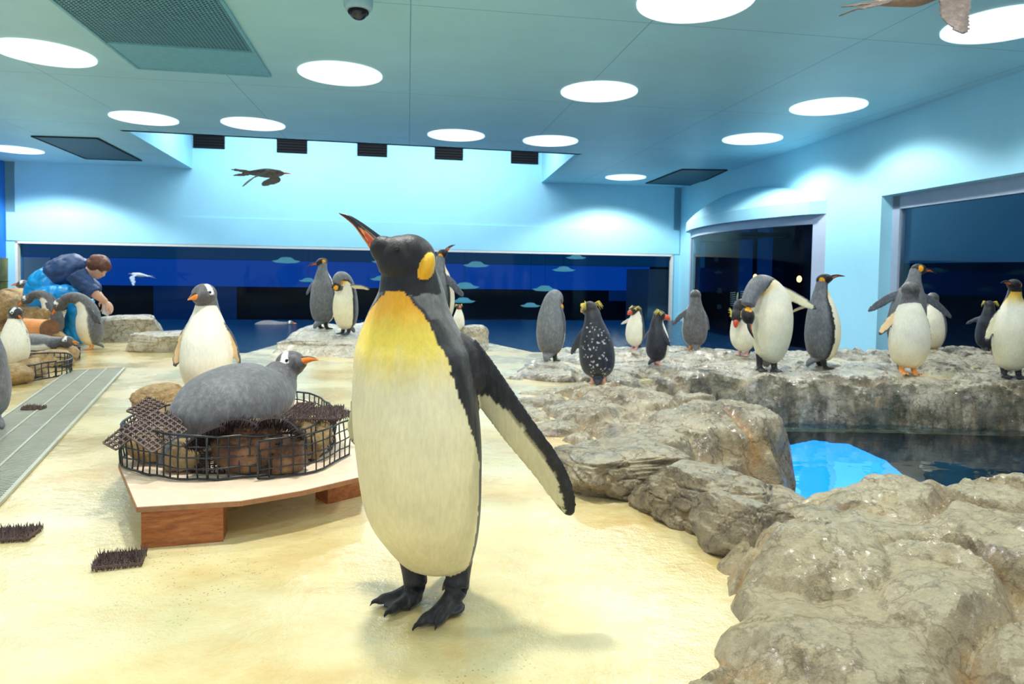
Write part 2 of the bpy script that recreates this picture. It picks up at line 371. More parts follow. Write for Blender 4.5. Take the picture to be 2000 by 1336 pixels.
# near right window, set back in the wall
mb = MB(); q = W3a+rn*.16; e = rd
wseg(mb, q, Rn+rn*.16, zt-.17, zt+.02, rn, .08); wseg(mb, q, q+rd*.13, -1, zt, rn, .08)
w3 = struct(mb, 'window_3', M['frame'], 'large grey framed window at the right edge')
mb = MB(); wseg(mb, q+rd*.12+rn*.03, Rn+rn*.19, -1, zt-.16, rn, .02); g_ = mb.build('window_glass', M['pane'], w3)
# hall behind the right wall
mb = MB(); wseg(mb, Rc+rn*3.0-rd*3, Rn+rn*3.0, -1, 2.6, rn, .2); struct(mb, 'wall_hall_right', M['darkhall'])
mb = MB(); wseg(mb, W3a+rn*2.9-rd*4.6, Rn+rn*2.9, CAMZ+.24, 2.5, rn, .05); struct(mb, 'trim_hall_right', M['tealhall'])  # teal band glows by its own material
mb = MB(); mb.prism([xy(Rc+rn*.26-rd*2), xy(Rn+rn*.26), xy(Rn+rn*3.2), xy(Rc+rn*3.2-rd*2)], 2.6, 2.7); struct(mb, 'ceiling_hall_right', M['darkhall'])
mb = MB(); mb.prism([xy(Rc+rn*.26-rd*2), xy(Rn+rn*.26), xy(Rn+rn*3.2), xy(Rc+rn*3.2-rd*2)], -1.1, -1.0); struct(mb, 'floor_hall_right', M['darkhall'])
mb = MB(); q = Rc-rd*3.2; wseg(mb, q+rn*.1-Vector((3,0,0)), q+rn*4, -1.2, 2.7, Vector((0,1,0)), .1); struct(mb, 'wall_hall_end', M['darkhall'])
for k_, (x0, x1) in enumerate(((1443, 1462), (1478, 1500))):
    a_, b_ = rw(x0), rw(x1); d1 = ray(x0, 538); d2 = ray(x1, 538)
    kk = ((Rc+rn*2.6)-CAM).dot(rn); p1 = CAM+d1*(kk/d1.dot(rn)); p2 = CAM+d2*(kk/d2.dot(rn))
    mb = MB(); wseg(mb, p1, p2, -1, 2.3, rn, .1); struct(mb, 'trim_hall_%s' % ('far' if k_ == 0 else 'near'), M['bluehall2'])
# bow window: curved band, half-dome roof, grey head, glass
L2 = (W2b-W2a).length; NS = 28; bow = .62
def arc(t, inset=0.0, z=0.0):
    p = W2a + (W2b-W2a)*t; k = math.sin(PI*min(1, max(0, t)))**.62
    q = p - rn*(bow*k-inset*(1 if k > .05 else k*20)); return Vector((q.x, q.y, z))
zf0, zf1 = CAMZ+.90, CAMZ+1.09
mb = MB()
def strip(mb, f0, f1, ns=NS):
    vs = [f0(i/ns) for i in range(ns+1)]+[f1(i/ns) for i in range(ns+1)]
    mb.add(vs, [(i, i+1, ns+2+i, ns+1+i) for i in range(ns)]); return mb
strip(mb, lambda t: arc(t, 0, zf0), lambda t: arc(t, 0, zf1)); strip(mb, lambda t: arc(t, 0, zf0), lambda t: arc(t, .2, zf0))
def wall_arc(t): p = W2a+(W2b-W2a)*t; return Vector((p.x, p.y, zf1+.47*math.sin(PI*t)**.8))
prev = lambda t: arc(t, 0, zf1)
for j in range(1, 9):
    s = j/8
    cur = (lambda s: (lambda t: (lambda a, b: Vector((a.x+(b.x-a.x)*s, a.y+(b.y-a.y)*s, a.z+(b.z-a.z)*math.sin(s*PI/2)**.9)))(arc(t, 0, zf1), wall_arc(t))))(s)
    strip(mb, prev, cur); prev = cur
struct(mb, 'trim_2', M['wall'], 'curved white band and half dome roof over the bow window', smooth=False)
mb = MB(); strip(mb, lambda t: arc(t, .12, zf0-.14), lambda t: arc(t, .12, zf0+.01)); strip(mb, lambda t: arc(t, .12, zf0-.14), lambda t: arc(t, .22, zf0-.14))
for t_ in (.0, .955):
    for dz in (0,): vs = [arc(t_, .12, -1), arc(t_+.045, .12, -1), arc(t_+.045, .12, zf0), arc(t_, .12, zf0)]; mb.add(vs, [(0,1,2,3)]); vs = [arc(t_+.045, .12, -1), arc(t_+.045, .22, -1), arc(t_+.045, .22, zf0), arc(t_+.045, .12, zf0)]; mb.add(vs, [(0,1,2,3)])
w2 = struct(mb, 'window_2', M['frame'], 'bow window with grey frame bulging from the right wall')
mb = MB(); strip(mb, lambda t: arc(t, .15, -1), lambda t: arc(t, .15, zf0-.12)); g_ = mb.build('window_glass', M['pane'], w2)

# louvred vents at the top of the recess
for i, (x0, x1, y1) in enumerate(((376,439,290),(541,600,299),(698,756,305.5),(849,904,312),(998,1051,320))):
    def bp(px):
        d = ray(px, 300); k = (Lc-CAM).dot(bn)/d.dot(bn); q = CAM+d*k; q.z = 0; return q
    p, q = bp(x0), bp(x1); z0 = zrow((x0+x1)/2, y1, 0); z1 = z0+.46
    if i == 0: p = p+bd*.02
    t = empty('wall_vent', (p.x, p.y, z0), ['black slatted wall vent, leftmost of the five in the ceiling recess','black slatted wall vent above the flying dark bird, second from left','black slatted wall vent in the middle of the recess row','black slatted wall vent above the far ceiling lamp pair, fourth from left','black slatted wall vent at the right end of the recess row'][i], 'vent', 'wall vents in the ceiling recess')
    mb = MB(); wseg(mb, p, q, z0, z1, -bn, .02); child(mb, 'backing', M['louvre'], t, world=True)
    for k in range(8):
        zz = z0+.02+k*.057; mb = MB(); a_ = p-bn*.035+Vector((0,0,zz)); b_ = q-bn*.035+Vector((0,0,zz)); mb.bar(a_, b_, .02, .018); child(mb, 'slat', M['black' if k % 1 else 'louvre'], t, world=True)

# ---------------------------------------------------------------- ceiling lamps
lamp_where = ['large one at the upper left edge','large one left of the dome camera, above the tall penguin','one straight above the right half, middle of the ceiling','huge one cut by the top edge of the picture','one in the right half nearest the long ceiling seam','huge one cut by the right edge','second row, above the left side of the recess','second row, right neighbour at the recess front edge','far row, left of the pair over the recess','far row, right of the pair over the recess','far right, above the bow window','smallest and farthest, beside the right recess corner','one cut by the left edge near the dark panel']
def make_lamp():
    t = empty('ceiling_light', (0,0,CEIL), 'x', 'ceiling lamp')
    mb = MB(); ns = 48; rr = [(LR+.03, -.001), (LR+.03, -.012), (LR-.012, -.014), (LR-.012, .03)]
    for (a, za), (b_, zb) in zip(rr, rr[1:]):
        vs = [(a*math.cos(2*PI*k/ns), a*math.sin(2*PI*k/ns), za) for k in range(ns)]+[(b_*math.cos(2*PI*k/ns), b_*math.sin(2*PI*k/ns), zb) for k in range(ns)]
        mb.add(vs, [(k, (k+1) % ns, ns+(k+1) % ns, ns+k) for k in range(ns)])
    child(mb, 'rim', M['lampwhite'], t, smooth=False)
    mb = MB()
    for (a, za), (b_, zb) in (((LR-.005, .0), (LR-.04, .06)), ((LR-.04, .06), (LR-.06, .062)), ((LR-.06, .062), (.25, .16))):
        vs = [(a*math.cos(2*PI*k/ns), a*math.sin(2*PI*k/ns), za) for k in range(ns)]+[(b_*math.cos(2*PI*k/ns), b_*math.sin(2*PI*k/ns), zb) for k in range(ns)]
        mb.add(vs, [(k, (k+1) % ns, ns+(k+1) % ns, ns+k) for k in range(ns)])
    child(mb, 'reflector', M['lampwhite'], t, smooth=True)
    mb = MB(); mb.add([(.26*math.cos(2*PI*k/ns), .26*math.sin(2*PI*k/ns), .158) for k in range(ns)], [tuple(range(ns))]); child(mb, 'bulb', M['lampglow'], t)
    return t
LR_ = LR; proto = make_lamp(); first = True
allpos = [(p.x, p.y, LAMP_K[i], lamp_where[i]) for i, p in enumerate(LAMPS)]+[(x, y, k, None) for x, y, k in HID]
HIDL = ['nearest above the tall penguin','above the wet rocks at the lower right','above the nest board','straight above the camera','near the right wall by the grey framed window','above the near end of the drain grate','above the left mesh nests','above the left wall side behind the nests']
for i, (x, y, k, wh) in enumerate(allpos):
    if first: t = proto; first = False
    else:
        t = proto.copy(); C.objects.link(t)
        for ch in list(proto.children):
            if ch.type != 'MESH': continue
            c_ = ch.copy(); C.objects.link(c_); c_.parent = t
    t.location = (x, y, CEIL); t['label'] = 'round white ceiling lamp, '+wh if wh else 'round white ceiling lamp out of view, '+HIDL[i-len(LAMPS)]
    t['group'] = 'round ceiling lamps'
    ld = bpy.data.lights.new('lamp_beam', 'SPOT'); ld.energy = LAMP_W*k; ld.spot_size = math.radians(136); ld.spot_blend = .30; ld.shadow_soft_size = .11; ld.color = (1,.985,.94)
    lo = bpy.data.objects.new('lamp_beam', ld); C.objects.link(lo); lo.parent = t; lo.location = (0,0,.04)

# strip lights up inside the recess, washing the back wall
for q in (.25, .75):
    c_ = (Nfl+Nbl)/2*(1-q)+(Nfr+Nbr)/2*q
    al = bpy.data.lights.new('recess_light', 'AREA'); al.shape = 'RECTANGLE'; al.size = 3.0; al.size_y = .5; al.energy = 120; al.color = (.93,.98,1)
    ao = bpy.data.objects.new('recess_light', al); C.objects.link(ao); ao.location = (c_.x, c_.y, CEIL+1.2); ao.rotation_euler = (0.25,0,math.atan2(bd.y, bd.x))
    t = empty('strip_light', (c_.x, c_.y, CEIL+1.22), 'long white strip light hidden up in the %s half of the ceiling recess' % ('left' if q < .5 else 'right'), 'lamp')
    mb = MB(); mb.box((0,0,.04), (2.9,.3,.07), Matrix.Rotation(math.atan2(bd.y, bd.x), 3, 'Z')); child(mb, 'housing', M['lampwhite'], t)

# ---------------------------------------------------------------- floor, pool and water
hole = [(.80,4.86),(1.3,5.2),(2.0,5.3),(2.8,5.3),(4.0,5.2),(5.3,5.1),(5.35,2.45),(2.9,2.35),(1.9,2.25),(1.15,2.2),(.9,2.32),(.76,2.62),(.78,2.9),(.88,3.2),(.9,3.9),(.78,4.4)]
outer = [(-11.2,.2),(-11.2,12.4),xy(G(110,598)),xy(G(190,628)),xy(G(285,650)),xy(G(345,688)),xy(G(480,690)),xy(G(560,668)),xy(G(700,664)),xy(G(945,668)),xy(G(1040,688)),xy(G(1200,690)),xy(G(1340,686)),xy(G(1600,692)),xy(G(1700,695)),(4.93,6.6),(5.5,1.0),(5.6,.2)]
bm = bmesh.new()
def loop2(pts, z):
    vs = [bm.verts.new((x, y, z)) for x, y in pts]
    return [bm.edges.new((vs[i], vs[(i+1) % len(vs)])) for i in range(len(vs))]
e1 = loop2(outer, 0); e2 = loop2(hole, 0)
r_ = bmesh.ops.triangle_fill(bm, use_beauty=True, edges=e1+e2, normal=(0,0,1))
sk = bmesh.ops.extrude_edge_only(bm, edges=e1+e2)
for v_ in [g for g in sk['geom'] if isinstance(g, bmesh.types.BMVert)]: v_.co.z = -.9
me = bpy.data.meshes.new('floor'); bm.to_mesh(me); bm.free(); me.materials.append(M['floor'])
floor = bpy.data.objects.new('floor', me); C.objects.link(floor); floor['kind'] = 'structure'
mb = MB(); mb.prism([(x*1.0, y) for x, y in [(-13,5),(-13,18),(7,18),(7,5.5),(3,5.6)]], -1.3, -1.2); struct(mb, 'floor_pool_back', M['basin'])
mb = MB(); mb.add([(.5,2.0,-1.0),(5.6,2.0,-1.0),(5.6,5.5,-1.0),(.5,5.5,-1.0)], [(0,1,2,3)]); struct(mb, 'floor_pool', M['basin'])
# near pool water with the pool walls around it
mb = MB(); mb.add([(.7,2.0,WATER),(5.6,2.0,WATER),(5.6,5.4,WATER),(.7,5.4,WATER)], [(0,1,2,3)])
wo = mb.build('pool_water', M['water']); tag(wo, 'clear dark water of the near pool with a bright blue patch', 'water', kind='stuff')
p_ = [Lc+bd*.02-bn*.03, Rc-bd*.02-bn*.03, Rc+rd*6-rn*.02, Rc+rd*9-rn*.02, Vector((-.2,5.6,0)), Vector((-3.6,5.4,0)), Vector((-7,6.2,0)), Lc+Vector((.62,-4.5,0))]
mb = MB(); mb.add([(q.x, q.y, WATER-.005) for q in p_], [tuple(range(len(p_)))])
wb = mb.build('channel_water', M['backwater']); tag(wb, 'rippled deep blue water in the channel along the back window', 'water', kind='stuff')
def refr(px, py, zb):
    d = ray(px, py); p = G(px, py, WATER); hx = Vector((d.x, d.y, 0)); s = hx.length/1.33; k = s/math.sqrt(1-s*s)
    return p + hx.normalized()*k*(WATER-zb) + Vector((0,0,zb-WATER))
zb = -.93
cy = [refr(x, y, zb) for x, y in ((1490,900),(1520,872),(1590,860),(1660,868),(1730,900),(1780,940),(1830,990),(1760,1030),(1490,1030))]
mb = MB(); mb.prism([xy(q) for q in cy], -1.0, zb); o = struct(mb, 'window_4', M['cyan'], 'bright blue lit window at the bottom of the near pool')

# ---------------------------------------------------------------- rocks
TER = []       # things one can stand on
def fbm(p, o=4, s=1.0):
    return noise.fractal(p*s, .9, 2.1, o)
def crack_at(p, s, seed):
    q = Vector((p.x*s+seed*7.3, p.y*s-seed*3.1, p.z*s*.9)) + noise.noise_vector(p*s*1.4)*.28
    d = noise.voronoi(q)[0]; return d[1]-d[0]
def rockfield(name, label, poly, zb, zt, r, res, mat, amp=.02, cs=2.2, cd_=.03, bumps=(), zfun=None, seed=1, cat='rock', group=None, wob=.06, flat=2.2):
    P = np.array([xy(p) for p in poly]); x0, y0 = P.min(0)-.1; x1, y1 = P.max(0)+.1
    nx, ny = int((x1-x0)/res)+1, int((y1-y0)/res)+1
    X, Y = np.meshgrid(np.linspace(x0, x1, nx), np.linspace(y0, y1, ny)); d = np.full(X.shape, 1e9); ins = np.zeros(X.shape, bool)
    for i in range(len(P)):
        a, b_ = P[i], P[(i+1) % len(P)]; e = b_-a; t = np.clip(((X-a[0])*e[0]+(Y-a[1])*e[1])/(e@e), 0, 1)
        d = np.minimum(d, np.hypot(X-a[0]-t*e[0], Y-a[1]-t*e[1]))
        c_ = (a[1] > Y) != (b_[1] > Y)
        with np.errstate(divide='ignore', invalid='ignore'):
            ins ^= c_ & (X < (b_[0]-a[0])*(Y-a[1])/((b_[1]-a[1]) if b_[1] != a[1] else 1e-9)+a[0])
    d = np.where(ins, d, -d)
    idx = -np.ones(X.shape, int); vs = []; ck = []
    for j in range(ny):
        for i in range(nx):
            if d[j, i] < -wob-res: continue
            x, y = X[j, i], Y[j, i]; p = Vector((x, y, seed*3.7))
            dd = d[j, i]+wob*noise.noise(p*3.1)+wob*.4*noise.noise(p*9)
            if dd < -res*1.5: continue
            s = min(1, max(0, dd/r)); h = (1-(1-s)**flat)**(1/1.6)
            top = zt+(zfun(x, y) if zfun else 0)
            for bx, by, br_, bh in bumps:
                q = ((x-bx)**2+(y-by)**2)/br_**2
                if q < 1: top += bh*(1-q)**.7
            top += amp*1.6*fbm(p, 3, 1.6)
            z = zb+(top-zb)*h
            pp = Vector((x, y, z)); ca = crack_at(pp, cs, seed); g = max(0, 1-ca/.16)
            z -= cd_*(g**1.3)*min(1, s*3+.1)
            z += amp*.5*noise.noise(pp*11)+amp*.32*noise.noise(pp*26)+amp*.18*noise.noise(pp*52)-amp*.9*max(0, .25-abs(noise.noise(pp*4.3+Vector((5,5,5)))))*2
            # push steep faces sideways so they read as broken stone
            k = (1-s)*amp*2.2
            vs.append((x+k*noise.noise(pp*6+Vector((9,0,0))), y+k*noise.noise(pp*6+Vector((0,9,4))), z)); ck.append(min(1, max(0, 1-ca/.07))*.9); idx[j, i] = len(vs)-1
    fs = []
    for j in range(ny-1):
        for i in range(nx-1):
            q = (idx[j, i], idx[j, i+1], idx[j+1, i+1], idx[j+1, i])
            if min(q) >= 0: fs.append(q)
    return finish_rock(name, label, vs, fs, ck, mat, cat, group)
def finish_rock(name, label, vs, fs, ck, mat, cat, group, loc=None):
    me = bpy.data.meshes.new(name); me.from_pydata([tuple(v) for v in vs], [], fs); me.materials.append(mat)
    at = me.attributes.new('crack', 'FLOAT', 'POINT'); at.data.foreach_set('value', ck); me.polygons.foreach_set('use_smooth', [True]*len(fs))
    o = bpy.data.objects.new(name, me); C.objects.link(o)
    n_ = len(vs); c_ = Vector((sum(v[0] for v in vs)/n_, sum(v[1] for v in vs)/n_, min(v[2] for v in vs)))
    me.transform(Matrix.Translation(-c_)); o.location = c_; me.update()
    tag(o, label, cat, group); TER.append(o); return o
def boulder(name, label, c, dim, rz=0, seed=0, mat=None, sub=6, planes=9, amp=.05, cs=4, cat='rock', group=None, sq=.8, crack=.7):
    rnd = random.Random(seed); bm = bmesh.new(); bmesh.ops.create_icosphere(bm, subdivisions=sub, radius=1)
    pl = []
    for _ in range(planes):
        n_ = Vector((rnd.gauss(0,1), rnd.gauss(0,1), rnd.gauss(0,.7))).normalized(); pl.append((n_, rnd.uniform(.66, .9)))
    pl.append((Vector((0,0,-1)), .75)); vs = []; ck = []
    R = Matrix.Rotation(rz, 3, 'Z'); sd = Vector((seed*3.3, seed*1.7, seed*.9))
    for v in bm.verts:
        u = v.co.copy(); p = Vector([math.copysign(abs(q)**sq, q) for q in u])
        for n_, dd in pl:
            k = p.dot(n_)-dd
            if k > 0: p -= n_*k*.86
        nn = u
        p += nn*amp*(1.3*noise.noise(u*1.7+sd)+.7*noise.noise(u*4+sd)+.3*noise.noise(u*11+sd))
        ca = noise.voronoi(u*cs*.4+sd+noise.noise_vector(u*2+sd)*.3)[0]; g = max(0, 1-(ca[1]-ca[0])/.1)
        p -= nn*amp*.9*g*crack; ck.append(g*crack*.8)
        p = Vector((p.x*dim[0]/2, p.y*dim[1]/2, p.z*dim[2]/2)); vs.append(R @ p)
    fs = [tuple(v.index for v in f.verts) for f in bm.faces]; bm.free()
    zmin = min(v.z for v in vs); vs = [v+Vector((c[0], c[1], c[2]-zmin)) for v in vs]
    return finish_rock(name, label, vs, fs, ck, mat or M['rock'], cat, group)

# big wet rock mass at the lower right
R1 = [G(1150,1420)+Vector((.1,-.25,0)), G(1345,1336), G(1445,1255), G(1428,1180), G(1396,1118), Vector((.67,1.98,0)), Vector((.92,2.28,0)), Vector((1.3,2.5,0)), Vector((1.9,2.55,0)), Vector((2.9,2.75,0)), Vector((3.6,2.7,0)), Vector((3.6,.8,0)), Vector((1.6,.75,0)), Vector((.5,.8,0))]
rockfield('rock_ledge', 'broad wet grey and cream rock mass filling the lower right corner', R1, -.35 if False else -.02, .10, .16, .010, M['rockfront'], amp=.024, cs=2.1, cd_=.06,
          bumps=[(.78,1.72,.20,.075),(1.05,1.95,.32,.04),(1.55,2.25,.5,.06),(2.15,2.3,.45,.05),(1.0,1.42,.17,.05),(1.32,1.33,.2,.06),(1.25,1.62,.18,.05),(1.5,1.75,.25,.04)], seed=2,
          zfun=lambda x, y: -.06*max(0, min(1, (1.35-y)/.5))-.055*max(0, min(1, (y-1.7)/.4)), group=None, wob=.015)
# left bank of the pool: broad block of rock
B0 = [(.02,3.25),(.3,2.98),(.62,2.86),(.80,2.82),(.92,3.05),(1.12,3.14),(1.36,3.2),(1.50,3.5),(1.52,3.85),(1.38,4.05),(1.1,4.28),(.85,4.50),(.45,4.62),(.0,4.55),(-.25,4.2),(-.15,3.6)]
rockfield('rock_ledge', 'long low grey rock bank with a dark broken front face left of the near pool', [Vector(p+(0,)) for p in B0], -.42, .085, .17, .013, M['rock'], amp=.026, cs=2.2, cd_=.055, seed=5,
          bumps=[(1.2,3.6,.3,.03),(.6,4.35,.3,.03)], zfun=lambda x, y: -.075*max(0, min(1, (.75-x)/.9)), wob=.05, flat=3)
boulder('boulder', 'grey boulder beside the tip of the tall penguin\'s outstretched flipper', (.44,2.58,-.05), (.52,.60,.22), .3, 3, sq=.7, planes=7, amp=.08)
boulder('boulder', 'wide grey boulder with a cream vein in front of the pool bank', (.66,2.23,-.05), (.50,.44,.235), -.35, 11, sq=.75, planes=8, amp=.08)
boulder('boulder', 'small wedge shaped grey boulder against the big lower right rock', (.71,1.96,-.05), (.27,.34,.22), .5, 14, sq=.7, planes=8, amp=.08)
boulder('boulder', 'dark wet stone at the waterline under the pool bank face', (1.07,2.85,-.42), (.5,.5,.36), .2, 21, sq=.7)
boulder('boulder', 'low dark stone in the water at the corner of the pool', (1.22,2.6,-.5), (.5,.34,.26), .2, 25, sq=.8)
# far ledge across the pool
LB = [Vector((-.1,4.95,0)), Vector((.35,4.78,0)), Vector((.8,4.78,0)), Vector((1.3,4.95,0)), Vector((2.0,5.0,0)), Vector((2.8,4.95,0)), Vector((4.0,4.83,0)), Vector((5.3,4.8,0)),
      Vector((5.0,6.9,0)), G(1900,684), G(1700,690), G(1600,688), G(1340,680), G(1200,684), G(1050,684), G(1015,700)]
rockfield('rock_ledge', 'long pale rock ledge with a wet green stained front across the pool', LB, -.45, .035, .2, .02, M['ledge'], amp=.024, cs=1.7, cd_=.045, seed=9, wob=.07, flat=3.2,
          bumps=[(4.6,6.7,.8,.06),(3.4,6.75,.4,.03)])
# rock platform and steps behind the tall penguin
PB = [G(478,694), G(530,700), G(600,703), G(700,712), G(760,712), G(930,702), G(985,690), G(980,676), G(930,662), G(800,655), G(700,655), G(600,650), G(560,655)]
rockfield('rock_platform', 'pale sloping rock platform under the two penguins left of the tall one', PB, -.35, .05, .5, .022, M['rockpale'], amp=.02, cs=1.6, cd_=.03, seed=12, wob=.05, zfun=lambda x, y: .13*max(0, min(1, (y-6.1)/.8)))
q = D(655,695,6.6); boulder('stepping_stone', 'flat topped yellow stained stone block below the standing pair', (q.x,6.55,0), (1.05,.55,.13), .1, 31, M['rockpale'], sq=.5, planes=4)
q = D(925,660,7.0); boulder('boulder', 'pale boulder under the small white fronted penguin', (q.x,7.0,.0), (.34,.34,.26), .1, 33, M['rockpale'], sq=.6, planes=7)
q = D(700,640,7.6); boulder('boulder', 'white topped rock behind the feet of the standing pair', (q.x+.2,7.7,-.1), (.6,.5,.34), .4, 35, M['rockpale'], sq=.7, planes=6)
# rocks at the left edge of the channel
q = G(285,690); boulder('boulder', 'large flat pale boulder between the bowing penguin and the channel', (q.x,6.45,-.12), (.88,.62,.33), -.1, 41, M['rockpale'], sq=.55, planes=7)
q = D(255,640,7.3); boulder('boulder', 'pale slab of rock behind the large flat boulder', (q.x,7.3,-.1), (.72,.6,.40), .2, 43, M['rockpale'], sq=.6, planes=6)

def build_ter(objs):
    V = []; P = []
    for o in objs:
        o_ = len(V); V += [o.location+v.co for v in o.data.vertices]; P += [tuple(i+o_ for i in p.vertices) for p in o.data.polygons]
    return BVHTree.FromPolygons(V, P)

# ---------------------------------------------------------------- penguins
def feather_mat():
    m, n, l, b = new_mat('feathers'); tc = n.new('ShaderNodeTexCoord').outputs['Object']
    at = n.new('ShaderNodeAttribute'); at.attribute_name = 'Col'
    a = noise_node(n, l, tc, 120, 5, .65, (1,1,.25)); r = ramp(n, [(.3, (.90,.90,.90,1)), (.7, (1.06,1.06,1.06,1))]); l.new(a.outputs[0], r.inputs[0])
    a0 = noise_node(n, l, tc, 9, 4, .6); r0_ = ramp(n, [(.3, (.9,.9,.88,1)), (.7, (1.06,1.06,1.06,1))]); l.new(a0.outputs[0], r0_.inputs[0])
    bw = n.new('ShaderNodeRGBToBW'); l.new(at.outputs[0], bw.inputs[0]); mr = n.new('ShaderNodeMapRange'); mr.inputs[1].default_value = .30; mr.inputs[2].default_value = .03; mr.inputs[3].default_value = 0; mr.inputs[4].default_value = 1; l.new(bw.outputs[0], mr.inputs[0])
    a9 = noise_node(n, l, tc, 48, 6, .75, (1,1,.6)); r9 = ramp(n, [(.38, (.55,.55,.56,1)), (.52, (1,1,1,1)), (.68, (1.9,1.9,1.85,1))]); l.new(a9.outputs[0], r9.inputs[0])
    mot = mix(n, l, mr.outputs[0], (1,1,1,1), r9.outputs[0])
    c = mix(n, l, 1.0, mix(n, l, 1.0, mix(n, l, 1.0, at.outputs[0], mot, 'MULTIPLY'), r.outputs[0], 'MULTIPLY'), r0_.outputs[0], 'MULTIPLY'); l.new(c, b.inputs['Base Color'])
    b.inputs['Roughness'].default_value = .5; b.inputs['Specular IOR Level'].default_value = .35
    b.inputs['Sheen Weight'].default_value = .15; b.inputs['Sheen Roughness'].default_value = .5
    x = noise_node(n, l, tc, 90, 4, .6, (1,1,.22)); bump(n, l, x.outputs[0], .35, .006, b)
    return m
M['feather'] = feather_mat()
def col_mat(name, rough, spec=.5, sc_=40, bmp=.2):
    m, n, l, b = new_mat(name); tc = n.new('ShaderNodeTexCoord').outputs['Object']
    at = n.new('ShaderNodeAttribute'); at.attribute_name = 'Col'
    a = noise_node(n, l, tc, sc_, 4); r = ramp(n, [(.3, (.85,.85,.85,1)), (.7, (1.1,1.1,1.1,1))]); l.new(a.outputs[0], r.inputs[0])
    l.new(mix(n, l, 1.0, at.outputs[0], r.outputs[0], 'MULTIPLY'), b.inputs['Base Color']); b.inputs['Roughness'].default_value = rough
    bump(n, l, a.outputs[0], bmp, .004, b); return m
M['bill'] = col_mat('horn_bill', .3)
M['eye'] = plain('dark_eye', (14,10,10), .1)
M['crest'] = plain('yellow_crest', (226,208,96), .6, var=.1)
M['band'] = plain('flipper_band', (225,228,232), .3)
M['bandblue'] = plain('blue_tag', (60,130,200), .3)

def L3(a, b, t):
    t = max(0, min(1, t)); return tuple(x+(y-x)*t for x, y in zip(a, b))
def sst(a, b, x):
    t = max(0, min(1, (x-a)/(b-a))); return t*t*(3-2*t)
WHITE = lin((240,236,218)); CREAM = lin((236,226,182)); BLACK = lin((26,26,30)); YEL = lin((240,196,54)); ORG = lin((236,150,20))
GREY = lin((112,116,122)); DGREY = lin((64,66,72)); SLATE = lin((104,104,108)); NAVY = lin((34,38,50))
def king_body(t, az, p, k):
    a = abs(az)
    hb = math.radians(k.get('hb', 82)-42*sst(.70, .88, t))
    wob = .05*noise.noise(Vector((p.x*18, p.y*18, p.z*40)))
    a += wob
    belly = L3(WHITE, CREAM, sst(.75, .2, t)*.8); belly = L3(belly, YEL, sst(.66, .84, t)*.95); belly = L3(belly, ORG, sst(.80, .90, t)*.8)
    back = L3(GREY, DGREY, sst(.55, .1, t)*.4)
    thr = k.get('throat', .90)
    if t > thr and a < math.radians(k.get('nape', 110)): return BLACK
    if a < hb: return L3(belly, belly, 0)
    return L3(BLACK, back, sst(.10, .42, a-hb))
def gentoo_body(t, az, p, k):
    a = abs(az)+.06*noise.noise(Vector((p.x*16, p.y*16, p.z*30)))
    dk = L3(SLATE, lin((84,82,84)), sst(.75, .95, t))
    if t > k.get('throat', .80)+.03*math.cos(az): return dk
    hb = math.radians(k.get('hb', 88)-30*sst(.70, .84, t))
    w_ = L3(WHITE, lin((238,222,176)), sst(.5, .1, t)*.7)
    return L3(w_, dk, sst(0, .12, a-hb))
def rock_body(t, az, p, k):
    a = abs(az)+.08*noise.noise(Vector((p.x*20, p.y*20, p.z*30)))
    dk = NAVY
    if k.get('speckle') and noise.noise(p*75) > .36+.3*abs(az-PI*.9*math.copysign(1,az)) and a > 1.9 and t < .74: dk = lin((196,200,206))
    if t > k.get('throat', .82): return lin((40,38,42))
    hb = math.radians(k.get('hb', 76)-20*sst(.72, .84, t))
    return L3(WHITE, dk, sst(0, .14, a-hb))
def king_head(u, k):
    d = ((u.x-k.get('px', -.52))/.34)**2+((u.z-k.get('pz', -.22))/.62)**2
    if abs(u.y) > .38 and d < 1: return L3(ORG, lin((250,190,40)), .5)
    return lin((24,24,28))
def gentoo_head(u, k):
    if u.z > .10 and abs(u.x+.06-.25*abs(u.y)) < .27-.14*(1-abs(u.y)) and u.z < .97: return lin((238,238,236))
    return lin((84,82,84)) if k.get('grey', 1) else lin((44,44,48))
def rock_head(u, k): return lin((38,37,42))
SPEC = {'king': dict(body=king_body, head=king_head, H=.9, foot=lin((34,34,38)), wing=lin((78,84,96)), inner=lin((232,224,186))),
        'gentoo': dict(body=gentoo_body, head=gentoo_head, H=.7, foot=lin((236,160,80)), wing=lin((80,82,88)), inner=lin((236,206,160))),
        'rock': dict(body=rock_body, head=rock_head, H=.52, foot=lin((226,170,160)), wing=lin((48,52,64)), inner=lin((226,222,214)))}
def catmull(P, n):
    P = [np.array(p, float) for p in P]; out = []
    m_ = len(P)-1
    for i in range(n+1):
        s = i/n*m_; j = min(int(s), m_-1); t = s-j
        p0, p1, p2, p3 = P[max(j-1, 0)], P[j], P[j+1], P[min(j+2, m_)]
        out.append(.5*((2*p1)+(-p0+p2)*t+(2*p0-5*p1+4*p2-p3)*t*t+(-p0+3*p1-3*p2+p3)*t**3))
    return out
def body_rings(ctrl, n, straight=False):
    R = catmull([c[:6] for c in ctrl], n); res = []; H = ctrl[-1][2]
    T = catmull([c[6:7] if len(c) > 6 else (i/(len(ctrl)-1),) for i, c in enumerate(ctrl)], n)
    for i, r in enumerate(R):
        q0, q1 = R[max(i-1, 0)], R[min(i+1, n)]; t = Vector((0,0,1)) if straight else Vector(q1[:3]-q0[:3]).normalized()
        A = Vector((1,0,0)); A = (A-t*A.dot(t)).normalized(); Fv = A.cross(t); tw = r[5]
        A2 = A*math.cos(tw)-Fv*math.sin(tw); F2 = Fv*math.cos(tw)+A*math.sin(tw)
        res.append((Vector(r[:3]), t, A2, F2, r[3], r[4], float(T[i][0])))
    return res
